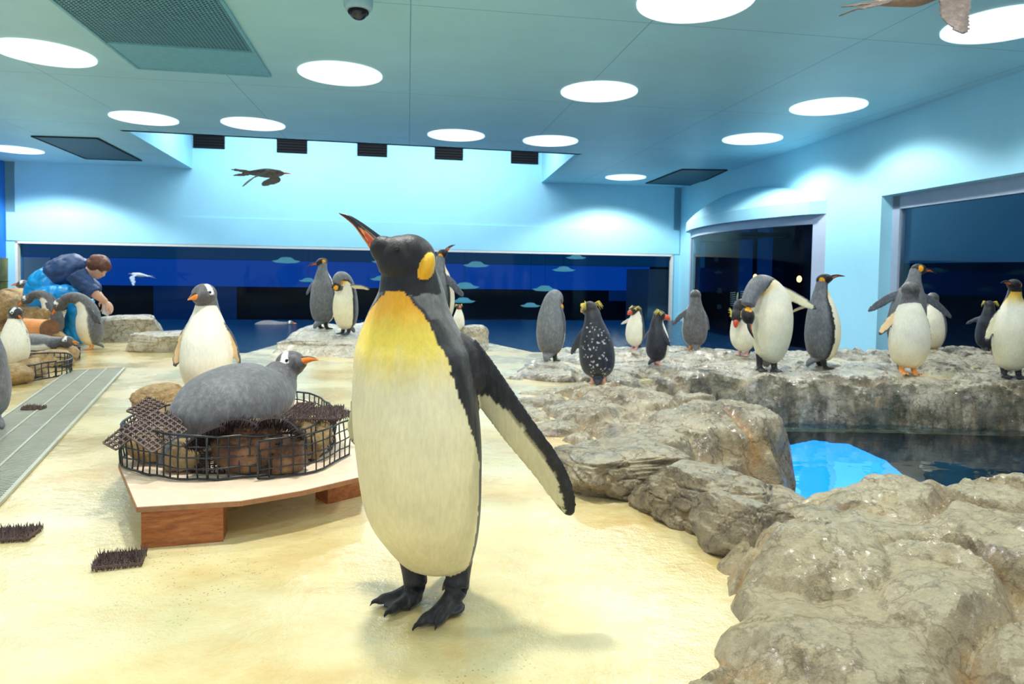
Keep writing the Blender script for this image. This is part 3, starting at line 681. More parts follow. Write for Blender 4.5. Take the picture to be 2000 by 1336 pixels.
def island_body(mb, ctrl, n, seg, fn, k):
    rs = body_rings(ctrl, n, bool(k.get('straight'))); vs = []; cs = []; fs = []
    for p, t, A, Fv, a, b_, tt in rs:
        for j in range(seg):
            az = -PI+2*PI*j/seg; q = p+Fv*(math.cos(az)*b_)+A*(math.sin(az)*a); vs.append(q); cs.append(fn(tt, az, q, k))
    for i in range(n):
        for j in range(seg):
            j2 = (j+1) % seg; fs.append((i*seg+j, i*seg+j2, (i+1)*seg+j2, (i+1)*seg+j))
    fs.append(tuple(range(seg-1, -1, -1))); fs.append(tuple(n*seg+j for j in range(seg)))
    mb.add(vs, fs, cs); return rs
def island_tube(mb, pts, rad, col, seg=10, flat=1.0, up=(0,0,1)):
    o = len(mb.v); P = catmull([tuple(p)+(r,) for p, r in zip(pts, rad)], len(pts)*4); vs = []; fs = []; n = len(P)
    for i, q in enumerate(P):
        t = Vector(P[min(i+1, n-1)][:3]-P[max(i-1, 0)][:3]).normalized(); x = t.cross(Vector(up))
        if x.length < .05: x = t.cross(Vector((0,1,0)))
        x.normalize(); y = x.cross(t)
        for j in range(seg):
            an = 2*PI*j/seg; vs.append(Vector(q[:3])+(x*math.cos(an)+y*math.sin(an)*flat)*q[3])
    for i in range(n-1):
        for j in range(seg):
            j2 = (j+1) % seg; fs.append((i*seg+j, i*seg+j2, (i+1)*seg+j2, (i+1)*seg+j))
    fs.append(tuple(range(seg-1, -1, -1))); fs.append(tuple((n-1)*seg+j for j in range(seg)))
    mb.add(vs, fs, [col]*len(vs) if not callable(col) else [col(v) for v in vs])
WP = [(0,.55),(.1,.72),(.25,.95),(.4,1),(.6,.93),(.78,.76),(.9,.52),(.97,.28),(1,.08)]
def wprof(s):
    for (a, x), (b_, y) in zip(WP, WP[1:]):
        if s <= b_: return x+(y-x)*(s-a)/(b_-a)
    return .08
def island_blade(mb, pts, nrm, W, T, outer, inner, n=26, seg=18, edge=None, tipdark=.86):
    """flipper: pts root..tip, nrm = direction the dark outer face looks"""
    P = catmull([tuple(p) for p in pts], n); vs = []; cs = []; fs = []
    for i, q in enumerate(P):
        s = i/n; q = Vector(q); t = Vector(P[min(i+1, n)]-P[max(i-1, 0)]).normalized()
        N = (nrm-t*nrm.dot(t)).normalized(); X = t.cross(N); w_ = wprof(s)*W/2; th = T/2*(1-.6*s)
        for j in range(seg):
            an = 2*PI*j/seg; c_, s_ = math.cos(an), math.sin(an)
            vs.append(q+X*(c_*w_)+N*(math.copysign(abs(s_)**.9, s_)*min(th, w_)))
            nz = .12*noise.noise(Vector((s*9, c_*5, 3.3)))
            inn = s_ < -.12 and abs(c_+.08) < .80+nz and s < tipdark+nz and not (s > .55 and c_ > .62-.9*(s-.55)+nz)
            cs.append(inner if inn else outer)
    for i in range(n):
        for j in range(seg):
            j2 = (j+1) % seg; fs.append((i*seg+j, i*seg+j2, (i+1)*seg+j2, (i+1)*seg+j))
    fs.append(tuple(range(seg-1, -1, -1))); fs.append(tuple(n*seg+j for j in range(seg)))
    mb.add(vs, fs, cs)
def island_foot(mb, ankle, heel, yaw, L, col, claw=BLACK, leg=None, legr=.02, lift=0.0):
    """leg column from `leg` to `ankle`, three webbed toes on the ground"""
    f = Vector((math.sin(yaw), -math.cos(yaw), 0)); s = Vector((math.cos(yaw), math.sin(yaw), 0))
    if leg is not None: island_tube(mb, [leg, (Vector(leg)+Vector(ankle))/2, ankle], [legr*1.45, legr*1.15, legr*1.05], col, 12)
    h = Vector(heel); r = L*.10
    tips = []
    for k, ln in ((-.52, .86), (0, 1.0), (.52, .86)):
        d = (f*math.cos(k)+s*math.sin(k)); tip = h+d*L*ln; tips.append(tip)
        island_tube(mb, [Vector(ankle)+Vector((0,0,-.2*legr)), h+d*L*.30+Vector((0,0,r*1.5)), h+d*L*.6+Vector((0,0,r*1.15)), h+d*L*.86*ln+Vector((0,0,r*.95))], [legr*.95, r*1.15, r*.85, r*.62], col, 10)
        island_tube(mb, [h+d*L*.80*ln+Vector((0,0,r*1.1)), tip*.55+(h+d*L*.80*ln)*.45+Vector((0,0,r*.95)), tip+d*L*.12+Vector((0,0,r*.12))], [r*.5, r*.42, r*.08], claw, 8)
    for a_, b_ in ((0, 1), (1, 2)):       # web between the toes
        m_ = (tips[a_]+tips[b_])/2; R = Matrix.Rotation(math.atan2((m_-h).y, (m_-h).x), 3, 'Z')
        mb.ellipsoid(h+(m_-h)*.48+Vector((0,0,r*.75)), R, ((m_-h).length*.46, L*.20, r*.55), 14, 8, lambda u: col)

def finish_body(name, mb, voxel, root_loc, yaw, smooth_it=2):
    src = mb.mesh('src', True)
    tmp = bpy.data.objects.new('tmp', src); C.objects.link(tmp); md = tmp.modifiers.new('r', 'REMESH'); md.mode = 'VOXEL'; md.voxel_size = voxel
    dg = bpy.context.evaluated_depsgraph_get(); dg.update()
    me = bpy.data.meshes.new_from_object(tmp.evaluated_get(dg)); bpy.data.objects.remove(tmp); me.name = name
    for _ in range(smooth_it):
        bm = bmesh.new(); bm.from_mesh(me); bmesh.ops.smooth_vert(bm, verts=bm.verts, factor=.5, use_axis_x=True, use_axis_y=True, use_axis_z=True); bm.to_mesh(me); bm.free()
    bvh = BVHTree.FromPolygons(mb.v, mb.f); cols = np.ones((len(me.vertices), 4), np.float32); V = mb.v; CC = mb.c; FF = mb.f
    for i, v in enumerate(me.vertices):
        loc, nn, fi, dd = bvh.find_nearest(v.co)
        f = FF[fi]
        if len(f) > 4: cols[i, :3] = CC[f[0]]; continue
        ws = 0; acc = [0,0,0]
        for q in f:
            a = V[q]; d2 = (a[0]-loc.x)**2+(a[1]-loc.y)**2+(a[2]-loc.z)**2; w_ = 1/(d2*d2+1e-14); ws += w_; c_ = CC[q]
            acc[0] += c_[0]*w_; acc[1] += c_[1]*w_; acc[2] += c_[2]*w_
        cols[i, :3] = (acc[0]/ws, acc[1]/ws, acc[2]/ws)
    for nme in [a.name for a in me.color_attributes]: me.color_attributes.remove(me.color_attributes[nme])
    at = me.color_attributes.new('Col', 'FLOAT_COLOR', 'POINT'); at.data.foreach_set('color', cols.ravel())
    me.materials.clear(); me.materials.append(M['feather']); me.polygons.foreach_set('use_smooth', [True]*len(me.polygons)); me.update()
    bpy.data.meshes.remove(src)
    o = bpy.data.objects.new(name, me); C.objects.link(o); o.location = root_loc; o.rotation_euler = (0,0,yaw); return o
def frame_from(d, up=(0,0,1)):
    x = Vector(d).normalized(); y = Vector(up).cross(x)
    if y.length < .05: y = Vector((1,0,0))
    y.normalize(); z = x.cross(y); return Matrix((x, y, z)).transposed()     # columns forward, left, up
def add_head_parts(o, hc, R, semi, sp, voxel, k, bl):
    """bill, eyes and crest as children; hc local head centre, R local head frame"""
    fx, ly, uz = R.col[0], R.col[1], R.col[2]
    seg, n = 20, 18; vs = []; fs = []; cs = []; b0 = hc+fx*semi[0]*.72-uz*semi[2]*k.get('billdrop', .12); L = bl+semi[0]*.28
    kb = {'king': .46, 'gentoo': .42, 'rock': .62}[sp]; bh = semi[2]*kb*k.get('billfat', 1); bw = semi[1]*kb*.85*k.get('billfat', 1)
    cv = {'king': -.07, 'gentoo': .0, 'rock': -.02}[sp]
    for i in range(n+1):
        s = i/n; c_ = b0+fx*(L*s)+uz*(L*(.10*math.sin(PI*s)*1.0+cv*s*s)); rr = (1-s)**.75*.97+.03
        if sp == 'rock': rr = (1-s**2)**.6*.97+.03
        for j in range(seg):
            an = 2*PI*j/seg; vs.append(c_+ly*(math.cos(an)*bw*rr)+uz*(math.sin(an)*bh*rr*(1.1 if math.sin(an) > 0 else .85)))
            up_ = math.sin(an)
            if sp == 'king':
                top = .12-.25*s
                pl = (up_ < top and up_ > -.9 and .10 < s < .66 and up_ < .30-.75*max(0, s-.28))
                c0 = lin((206,84,56)) if pl else BLACK
                if pl and (up_ > top-.18 or s > .56 or s < .15): c0 = lin((236,128,58))
            elif sp == 'gentoo': c0 = lin((40,36,36)) if (up_ > .72 and s < .9) else lin((238,132,40))
            else: c0 = lin((206,84,52))
            cs.append(c0)
    for i in range(n):
        for j in range(seg):
            j2 = (j+1) % seg; fs.append((i*seg+j, i*seg+j2, (i+1)*seg+j2, (i+1)*seg+j))
    fs.append(tuple(range(seg-1, -1, -1))); fs.append(tuple(n*seg+j for j in range(seg)))
    m_ = MB(); m_.add(vs, fs, cs); b_ = child(m_, 'bill', M['bill'], o, smooth=True, cols=True)
    if k.get('eyes', 1):
        for s in (1, -1):
            m_ = MB(); ex, ez = (.42, .30) if sp != 'gentoo' else (.30, .30)
            yy = math.sqrt(max(.05, 1-ex*ex-ez*ez)); m_.ellipsoid(hc+fx*semi[0]*ex+ly*(s*semi[1]*yy*.97)+uz*semi[2]*ez, R, (semi[2]*.13,)*3, 10, 8); child(m_, 'eye', M['eye'], o, smooth=True)
            if sp == 'gentoo' and k.get('ring'):
                pass
    if sp == 'rock':
        for s in (1, -1):
            m_ = MB(); rnd = random.Random(k.get('seed', 1)*7+s)
            for q in range(16):
                st = hc+fx*semi[0]*(.45-.055*q)+ly*(s*semi[1]*.78)+uz*semi[2]*(.62+.01*q)
                dr = (-fx*(.5+.03*q)+ly*(s*(.5+rnd.random()*.5))+uz*(.35-rnd.random()*.7)).normalized()
                ln = semi[0]*(.35+.7*rnd.random()*(q > 6)); m_.tube([st, st+dr*ln*.5+uz*.004, st+dr*ln-uz*ln*.8], [semi[2]*.045, semi[2]*.04, semi[2]*.012], 5)
            child(m_, 'crest', M['crest'], o)
PROF = {'king': [(.085,.02,.05,.05),(.13,.01,.12,.11),(.20,0,.152,.145),(.32,-.01,.175,.17),(.46,-.012,.172,.165),(.58,-.005,.152,.142),(.67,0,.122,.115),(.74,.008,.09,.09),(.80,.008,.066,.07),(.86,0,.056,.058),(.91,-.008,.05,.05)],
        'gentoo': [(.085,.02,.06,.06),(.13,.01,.14,.13),(.21,0,.18,.165),(.33,-.012,.20,.185),(.47,-.015,.19,.175),(.59,-.005,.165,.155),(.68,.0,.135,.13),(.75,.005,.105,.105),(.81,.004,.088,.09),(.86,-.005,.08,.08),(.90,-.01,.07,.07)],
        'rock': [(.085,.02,.06,.06),(.13,.01,.14,.13),(.21,0,.19,.18),(.33,-.012,.21,.195),(.47,-.015,.20,.185),(.58,-.005,.175,.165),(.66,0,.145,.14),(.73,.005,.118,.12),(.79,.004,.10,.105),(.85,-.005,.09,.09),(.89,-.01,.08,.08)]}
HEADS = {'king': (.915, (.078,.055,.057), .125), 'gentoo': (.90, (.112,.088,.092), .095), 'rock': (.90, (.115,.086,.09), .085)}
def penguin(name, label, sp, loc, yaw, H, voxel, pose='up', hd=None, flip=((.15,0,0),(.15,0,0)), lean=(0,0), k=None, cat='penguin', feet=((0,0),(0,0)), tail=True, group=None, hoff=(0,0,0), legs=True, ctrl=None, band=None, flen=.30, fw=.098):
    """flip: per side (-x, +x) spread, swing forward, twist; hd: bill direction in WORLD; feet: per side yaw"""
    k = k or {}; S = SPEC[sp]; loc = Vector(loc); mb = MB(); Ri = Matrix.Rotation(-yaw, 3, 'Z')
    pr = PROF[sp]; hz, hs, bl = HEADS[sp]
    if ctrl is None:
        ctrl = []
        for z, y, a, b_ in pr:
            if pose in ('preen', 'bow') and z > .64: continue
            ctrl.append([lean[0]*max(0, z-.1)**1.3*H, (y+lean[1]*max(0, z-.1)**1.3)*H, z*H, a*H, b_*H, 0, z])
        if pose == 'preen':
            y0 = lean[1]*.5; x0 = lean[0]*.5; pk = k.get('pk', 0); f_ = 1 if sp == 'king' else 1.25
            for z, y, a, t in ((.70,-.015,.115,.68),(.775,-.06,.095,.76),(.80,-.125,.078*f_,.84),(.775,-.185,.064*f_,.89),(.715,-.215,.054*f_,.93)):
                ctrl.append([(x0+pk*(-y))*H, (y+y0)*H, z*H, a*H, a*H, 0, t])
        if pose == 'bow': pass
        hc = Vector((lean[0]*hz**1.3*H, (-.008+lean[1]*hz**1.3)*H, hz*H))
        if pose == 'bow':
            y0 = lean[1]*.5
            for z, y, a, t in ((.72,-.04,.125,.68),(.80,-.11,.105,.76),(.835,-.19,.09,.84),(.82,-.27,.08,.89),(.79,-.32,.075,.93)):
                ctrl.append([0, (y+y0)*H, z*H, a*H, a*H, 0, t])
            hc = Vector((0, (-.35+y0)*H, .755*H))
        if pose == 'preen': hc = Vector(((x0+pk*.22)*H, (-.225+y0)*H, .665*H))
    else:
        hc = Vector(k['hc'])*H; ctrl = [[c[0]*H, c[1]*H, c[2]*H, c[3]*H, c[4]*H, c[5], c[6]] for c in ctrl]
    hc += Vector(hoff)*H
    dl = Ri @ Vector(hd if hd else (math.sin(yaw), -math.cos(yaw), -.05))
    R = frame_from(dl, k.get('hup', (0,0,1)) if not k.get('hup') else Ri @ Vector(k['hup']))
    semi = tuple(q*H for q in hs); fx = R.col[0]
    ax = max(50, int(H/voxel*1.1))
    rs = island_body(mb, ctrl, ax, max(48, int(ax*.8)), S['body'], k)
    hcen = hc+fx*semi[0]*.25
    hn = max(20, int(semi[0]*6/voxel)); mb.ellipsoid(hcen, R, semi, hn, hn, lambda u: S['head'](u, k))
    mb.ellipsoid(hcen+fx*semi[0]*.62-R.col[2]*semi[2]*.1, R, (semi[0]*.55, semi[1]*.55, semi[2]*.52), 14, 12, lambda u: S['head'](Vector((.9,0,0)), k))
    # flippers
    ts = k.get('ts', .66)
    ri = min(rs, key=lambda q: abs(q[6]-ts)); p, t, A, Fv, a, b_, tt = ri
    A0 = A; F0 = Fv; dn = -t; bandpos = None
    for si, sg in ((0, -1), (1, 1)):
        fl = flip[si]
        if fl is None: continue
        spd, sw, tw = fl[:3]; tw = tw-math.radians(58)*min(1, max(0, spd)/.5); ln = flen*H*(fl[3] if len(fl) > 3 else 1); o_ = A0*sg
        d = (dn*math.cos(spd)*math.cos(sw)+o_*math.sin(spd)+F0*math.sin(sw)).normalized()
        nr = (o_*math.cos(spd)-dn*math.sin(spd)).normalized(); nr = Matrix.Rotation(tw*sg, 3, d) @ nr
        rt = p+A0*(sg*a*.80)+dn*.0
        d2 = (d+nr*.0).normalized()
        bend = fl[4] if len(fl) > 4 else .06
        pts = [rt-d*ln*.06, rt+d*ln*.2+nr*ln*bend*.8, rt+d*ln*.5+nr*ln*bend, rt+d*ln*.8+nr*ln*bend*.4, rt+d*ln]
        island_blade(mb, pts, nr, fw*H, max(.024*H, voxel*2.6), S['wing'], S['inner'], n=44, seg=26)
        if band == sg: bandpos = (rt+d*ln*.10+nr*ln*bend*.5, d, nr)
    if tail and ctrl:
        q = rs[int(len(rs)*.06)]; bk = -q[3]; tl = .16*H
        st = q[0]+bk*q[5]*.3
        if pose != 'lie': e = Vector((st.x+bk.x*q[5]*1.3, st.y+bk.y*q[5]*1.3, k.get('tailz', .02)*H))
        else: e = st-q[1]*tl+Vector((0,0,-.02*H))
        island_tube(mb, [st, (st+e)/2+bk*.02*H, e], [.075*H, .055*H, .022*H], S['body'](.3, PI, st, {}), 12, .5)
    if legs:
        for si, sg in ((0, -1), (1, 1)):
            if feet[si] is None: continue
            fy = feet[si][0]; off = feet[si][1]; x = sg*.062*H*k.get('stance', 1)
            an = Vector((x, -.005*H+off*H, .04*H)); island_foot(mb, an, (x, -.0*H+off*H, 0), fy, .135*H, S['foot'], BLACK if sp == 'king' else lin((70,60,55)), leg=(x*.95, .012*H+off*.4*H, .15*H), legr=.026*H)
    o = finish_body(name, mb, voxel, loc, yaw)
    tag(o, label, cat, group)
    add_head_parts(o, hcen, R, semi, sp, voxel, k, bl*H*k.get('bl', 1))
    if bandpos:
        q, d, nr = bandpos; m_ = MB(); X = d.cross(nr)
        R3 = Matrix((X, nr, d)).transposed(); m_.ellipsoid(q, R3, (.026*H*1.15, .022*H, .012*H), 14, 8); child(m_, 'flipper_band', M['band'], o, smooth=True)
    return o

# ---- the tall king penguin in front
Y0 = 1.60; foot0 = D(815, 1188, Y0); base = Vector((foot0.x, Y0, 0))
rows = [(1112,806,905),(1098,784,922),(1080,768,928),(1055,750,934),(1020,727,939),(980,712,942),(930,703,943),(880,697,943),(830,691,940),(780,689,934),(730,689,927),(690,691,920),(665,696,908),(640,705,894),(612,716,880),(590,727,872),(568,737,866),(545,740,858),(522,745,850)]
ctrl = []; HH = .92
def hz_(y): return (D(800, y, Y0).z)
for i, (y, xl, xr) in enumerate(rows):
    c_ = D((xl+xr)/2, y, Y0); a = (xr-xl)/2*Y0/F
    ctrl.append((c_.x-base.x, .02-.03*math.sin(PI*min(1, i/12)), c_.z, a, a*.97, -.38, c_.z))
def hero_body(t, az, p, k):
    # borders measured on the photograph as height -> angle
    z = t; a = abs(az); nz = Vector((p.x*30, p.y*30, p.z*22)); wob = .045*noise.noise(nz)+.03*noise.noise(nz*2.7)
    tab = [(hz_(1100), 88),(hz_(1000), 96),(hz_(900), 98),(hz_(840), 88),(hz_(800), 80),(hz_(765), 72),(hz_(723), 66),(hz_(681), 61),(hz_(640), 55),(hz_(606), 46),(hz_(577), 26)]
    hb = 20
    for (z0, h0), (z1, h1) in zip(tab, tab[1:]):
        if z <= z1: hb = h0+(h1-h0)*max(0, (z-z0)/(z1-z0)); break
    hb = math.radians(hb)
    zt_ = hz_(572)+.0
    blk = z > zt_-.010*noise.noise(nz) and az < math.radians(92)-(z-zt_)*-2 and az > -1.9
    yel = L3(lin((240,229,188)), lin((230,216,166)), sst(hz_(700), hz_(1080), z))
    zz = z+.02*noise.noise(Vector((p.x*50, p.y*50, p.z*6)))
    yel = L3(yel, lin((244,214,84)), sst(hz_(760), hz_(655), zz)); yel = L3(yel, lin((238,168,34)), sst(hz_(650), hz_(590), zz))
    if blk: return lin((20,20,25))
    if z > zt_-.03 and a < hb+.35 and az > 0 and z > zt_-.03+.0: pass
    if a+wob < hb: return yel
    g = L3(lin((112,112,110)), lin((70,70,70)), sst(hz_(600), hz_(720), z))
    dark = lin((34,34,38)); wdt = .30 if z < hz_(620) else .10
    return L3(dark, g, sst(wdt*.6, wdt*1.6, a+wob-hb))
mb = MB()
rs = island_body(mb, ctrl, 200, 150, hero_body, {'straight': 1})
hc = D(792, 513, Y0)-base; hc = Vector((hc.x, 0, hc.z))
hd_ = (D(700, 446, Y0)-D(775, 500, Y0)); hd_ = Vector((hd_.x, -.012, hd_.z)).normalized()
R = frame_from(hd_)
def hero_head(u):
    # the patch sits at the back of the cheek
    P_ = Vector((u.x*.070, u.y*.056, u.z*.058)); q = hc+R @ P_; px, py = proj(q+base)
    e = px-(838-.0*(py-520)); 
    if px > 829+.012*(py-522)**2*.5-2 and 491 < py < 556 and u.y > 0: return lin((240,170,22))
    if px > 826 and py >= 480 and u.y > -.2: return lin((60,60,62)) if py < 492 else lin((240,170,22))
    return lin((20,20,25))
semi = (.072, .056, .062)
mb.ellipsoid(hc, R, semi, 90, 90, lambda u: lin((20,20,25)))
mb.ellipsoid(hc+R.col[0]*.052-R.col[2]*.004, R, (.042, .034, .034), 30, 30, lambda u: lin((20,20,25)))
q = D(806, 500, Y0)-base; mb.ellipsoid((q.x, .004, q.z), R, (.058, .054, .050), 50, 50, lambda u: lin((20,20,25)))
# ear patch as a slightly raised island
q = D(838, 524, Y0)-base; Re = frame_from(D(846, 500, Y0)-D(826, 556, Y0), (0,-1,0))
mb.ellipsoid((q.x-.006, -.018, q.z), Re, (.040, .020, .034), 30, 30, lambda u: L3(lin((240,176,28)), lin((246,200,50)), u.x))
# flippers
q = D(912, 712, Y0)-base; Rs = frame_from(D(955,775,Y0)-D(890,660,Y0), (0,-1,0)); mb.ellipsoid((q.x, .012, q.z), Rs, (.085,.050,.042), 40, 30, lambda u: lin((38,38,42)))
P = [Vector((D(x, y, Y0).x-base.x, dy, D(x, y, Y0).z)) for x, y, dy in ((900,690,.02),(955,758,-.01),(1010,828,-.045),(1064,896,-.06),(1095,950,-.065),(1110,990,-.06))]
nr = Vector((.30,.92,.30)).normalized()
def blade2(mb, P, nr, W, T, n=60, seg=44, prof=None):
    Q = catmull([tuple(p) for p in P], n); vs = []; cs = []; fs = []
    for i, q in enumerate(Q):
        s = i/n; q = Vector(q); t = Vector(Q[min(i+1, n)]-Q[max(i-1, 0)]).normalized(); N = (nr-t*nr.dot(t)).normalized(); X = t.cross(N)
        w_ = prof(s)*W/2; th = T/2*(1-.65*s)
        for j in range(seg):
            an = 2*PI*j/seg; c_, s_ = math.cos(an), math.sin(an); vs.append(q+X*(c_*w_)+N*(s_*min(th, w_)))
            nz = .10*noise.noise(Vector((s*16, c_*4, 1.3)))+.06*noise.noise(Vector((s*50, c_*9, 1.3)))
            lead = c_*k_sign       # +1 on the leading (upper, outer) edge
            inn = s_ < .0 and lead < .42-.30*sst(.3, 1, s)+nz and s < .90+nz and not (lead > .55-2.2*(s-.55)+nz*2 and s > .55) and s > .20+.25*max(0,lead+.3)+nz*.6
            c0 = lin((216,206,164)) if inn else L3(lin((42,42,46)), lin((30,30,34)), s)
            if inn and lead > .2+nz: c0 = lin((150,140,110))
            cs.append(c0)
    for i in range(n):
        for j in range(seg):
            j2 = (j+1) % seg; fs.append((i*seg+j, i*seg+j2, (i+1)*seg+j2, (i+1)*seg+j))
    fs.append(tuple(range(seg-1, -1, -1))); fs.append(tuple(n*seg+j for j in range(seg)))
    mb.add(vs, fs, cs)
def hp_(tab):
    def f(s):
        for (a, x), (b_, y) in zip(tab, tab[1:]):
            if s <= b_: return x+(y-x)*(s-a)/(b_-a)
        return tab[-1][1]
    return f
k_sign = 1
blade2(mb, P, nr, .114, .020, prof=hp_([(0,1.0),(.12,1.0),(.3,.92),(.45,.86),(.6,.78),(.75,.64),(.88,.44),(.95,.28),(1,.08)]))
P = [Vector((D(x, y, Y0).x-base.x, dy, D(x, y, Y0).z)) for x, y, dy in ((735,660,.10),(712,715,.15),(690,780,.17),(676,840,.175),(668,880,.17),(666,905,.16))]
k_sign = 1
blade2(mb, P, Vector((-.35,.85,.2)).normalized(), .085, .018, prof=hp_([(0,.8),(.2,.9),(.5,.92),(.7,.85),(.85,.6),(.95,.3),(1,.08)]))
# feet
BLK = lin((36,36,38))
def W0(x, y, z): p = G(x, y, z); return p-base
def hero_foot(ank, legtop, heel, toes, r):
    island_tube(mb, [legtop, (legtop+ank)/2, ank], [.036, .031, .029], BLK, 20)
    for tp in toes:
        d = tp-heel; L_ = d.length; d.normalize(); cr_ = .85
        island_tube(mb, [ank+Vector((0,0,-.004)), heel+d*L_*.30+Vector((0,0,r*1.9)), heel+d*L_*.55+Vector((0,0,r*1.35)), heel+d*L_*.72+Vector((0,0,r*1.25)), heel+d*L_*.86+Vector((0,0,r*1.0))], [.026, r*1.25, r*.98, r*1.02, r*.6], BLK, 16)
        island_tube(mb, [heel+d*L_*.82+Vector((0,0,r*1.2)), heel+d*L_*.93+Vector((0,0,r*1.1)), tp+Vector((0,0,.002))], [r*.55, r*.42, r*.08], lin((20,20,22)), 12)
    for a_, b_ in zip(toes, toes[1:]):
        m_ = (a_+b_)/2; R_ = Matrix.Rotation(math.atan2((m_-heel).y, (m_-heel).x), 3, 'Z')
        mb.ellipsoid(heel+(m_-heel)*.44+Vector((0,0,r*.9)), R_, ((m_-heel).length*.40, (a_-b_).length*.36, r*.6), 20, 12, lambda u: lin((30,30,32)))
def DD(x, y, yy): return D(x, y, Y0+yy)-base
hero_foot(DD(812,1142,.0), DD(806,1085,.02), W0(822,1166,0), [W0(721,1188,0), W0(748,1213,0), W0(800,1196,0)], .0125)
hero_foot(DD(893,1150,-.02), DD(896,1092,.02), W0(893,1180,0), [W0(803,1240,0), W0(849,1236,0), W0(888,1200,0)], .0125)
island_tube(mb, [DD(885,1122,.0), DD(873,1138,-.03), W0(864,1153,.012)], [.012, .009, .003], BLK, 10)   # small hind toe
# tail behind
island_tube(mb, [Vector((.05,.06,.15)), Vector((.06,.12,.09)), Vector((.065,.17,.03))], [.06,.045,.015], lin((50,50,52)), 14, .5)
hero = finish_body('king_penguin', mb, .0036, base, 0, 2)
tag(hero, 'tall king penguin standing in front with bill raised and one flipper spread', 'penguin')
# hero bill: traced curve with a coloured lower plate
def hero_bill():
    up = [(776,476),(752,466),(728,449),(705,433),(684,421),(663,416)]
    lo = [(742,532),(735,512),(724,488),(708,464),(690,440),(663,417.5)]
    n = 40; seg = 36; vs = []; fs = []; cs = []
    U = catmull([D(x, y, Y0)-base for x, y in up], n); Lo = catmull([D(x, y, Y0)-base for x, y in lo], n)
    for i in range(n+1):
        s = i/n; a = Vector(U[i]); b_ = Vector(Lo[i]); c_ = (a+b_)/2; h = (a-b_)/2; yy = -.010-.018*s*0
        wd = min(h.length*.62, .020)*(1-.2*s)+.0006
        for j in range(seg):
            an = 2*PI*j/seg; q = c_+h*math.sin(an)+Vector((0, -math.cos(an)*wd, 0)); vs.append(Vector((q.x, q.y-.004, q.z)))
            k = math.sin(an); px, py = proj(vs[-1]+base)
            # reddish plate: a teardrop along the middle of the visible side
            u = s; mid = -.16+.30*u; wdth = .50*math.sin(PI*min(1, max(0, (u-.02)/.62)))**.75 if .02 < u < .64 else 0
            c0 = lin((24,24,28))
            if abs(k-mid) < wdth: c0 = lin((196,72,54)) if abs(k-mid) < wdth*.72 and u < .52 else lin((238,140,66))
            elif k < mid-.1 and .30 < u < .95 and k > -.97: c0 = lin((214,120,60)) if k < -.55 else lin((60,38,34))
            elif k < -.82 and u <= .3: c0 = lin((210,96,58))
            cs.append(c0)
    for i in range(n):
        for j in range(seg):
            j2 = (j+1) % seg; fs.append((i*seg+j, i*seg+j2, (i+1)*seg+j2, (i+1)*seg+j))
    fs.append(tuple(range(seg-1, -1, -1))); fs.append(tuple(n*seg+j for j in range(seg)))
    m_ = MB(); m_.add(vs, fs, cs); child(m_, 'bill', M['bill'], hero, smooth=True, cols=True)
hero_bill()
q = D(784, 487, Y0)-base; m_ = MB(); m_.ellipsoid((q.x, -.058, q.z), Matrix.Identity(3), (.0055,.004,.0055), 12, 10); child(m_, 'eye', M['eye'], hero, smooth=True)

# ---------------------------------------------------------------- nest board, mesh rings, stones and mats
BZ = .125
bp_ = [G(x, y, BZ) for x, y in ((268,990),(232,905),(243,880))]+[G(300,800,BZ), G(600,780,BZ), G(705,860,BZ), G(708,905,BZ), G(700,932,BZ), G(590,958,BZ), G(470,978,BZ)]
t = empty('nest_board', (bp_[0].x+.4, bp_[0].y+.4, 0), 'pale plywood board on wooden blocks carrying the big mesh nest', 'board')
mb = MB(); mb.prism([xy(q) for q in bp_], BZ-.016, BZ); child(mb, 'board_top', M['ply'], t, world=True)
mb = MB()
for i in range(len(bp_)):
    a, b_ = bp_[i], bp_[(i+1) % len(bp_)]; mb.bar((a.x, a.y, BZ-.009), (b_.x, b_.y, BZ-.009), .004, .0145)
child(mb, 'board_edge', M['plyedge'], t, world=True)
def block(px0, px1, pyb, w, label=None):
    a, b_ = G(px0, pyb[0], 0), G(px1, pyb[1], 0); d = (b_-a).normalized(); n_ = Vector((-d.y, d.x, 0)); mb = MB()
    mb.prism([xy(a), xy(b_), xy(b_+n_*w), xy(a+n_*w)], 0, BZ-.0165); o = child(mb, 'block', M['wood'], t, world=True)
    return o
block(276, 436, (1072,1058), .09); block(640, 708, (985,968), .09); block(300, 420, (905,900), .09)
RC = Vector((-1.035, 2.50, BZ)); RR = .39
def basket(name, label, c, R_, z0, h, a0, a1, wire, n=None, rows=4, seed=1, skew=.0, mat=None, sx=1.0, group=None):
    """upright ring of plastic mesh, slightly buckled"""
    mb = MB(); rnd = random.Random(seed); n = n or int(R_*(a1-a0)/.034); c = Vector(c)
    def P(i, j):
        a = a0+(a1-a0)*i/n; z = h*j/rows; k = R_*(1+.035*math.sin(3*a+seed)+.02*math.sin(7*a)+skew*z/h)+.012*noise.noise(Vector((i*.3, j*.4, seed)))
        return Vector((c.x+sx*k*math.cos(a), c.y+k*math.sin(a), z0+z+.010*math.sin(2.3*a+seed)*j/rows+.005*noise.noise(Vector((i*.5, j, seed+3)))+.004))
    for j in range(rows+1):
        mb.tube([P(i, j) for i in range(n+1)], wire*(1.5 if j in (0, rows) else 1), 5)
    for i in range(n+1): mb.tube([P(i, j) for j in range(rows+1)], wire*(1.6 if i % 14 == 0 else 1), 5)
    o = mb.build(name, mat or M['wire'], smooth=True); o.data.transform(Matrix.Translation(-Vector((c.x, c.y, z0)))); o.location = (c.x, c.y, z0)
    return tag(o, label, 'mesh ring', group)
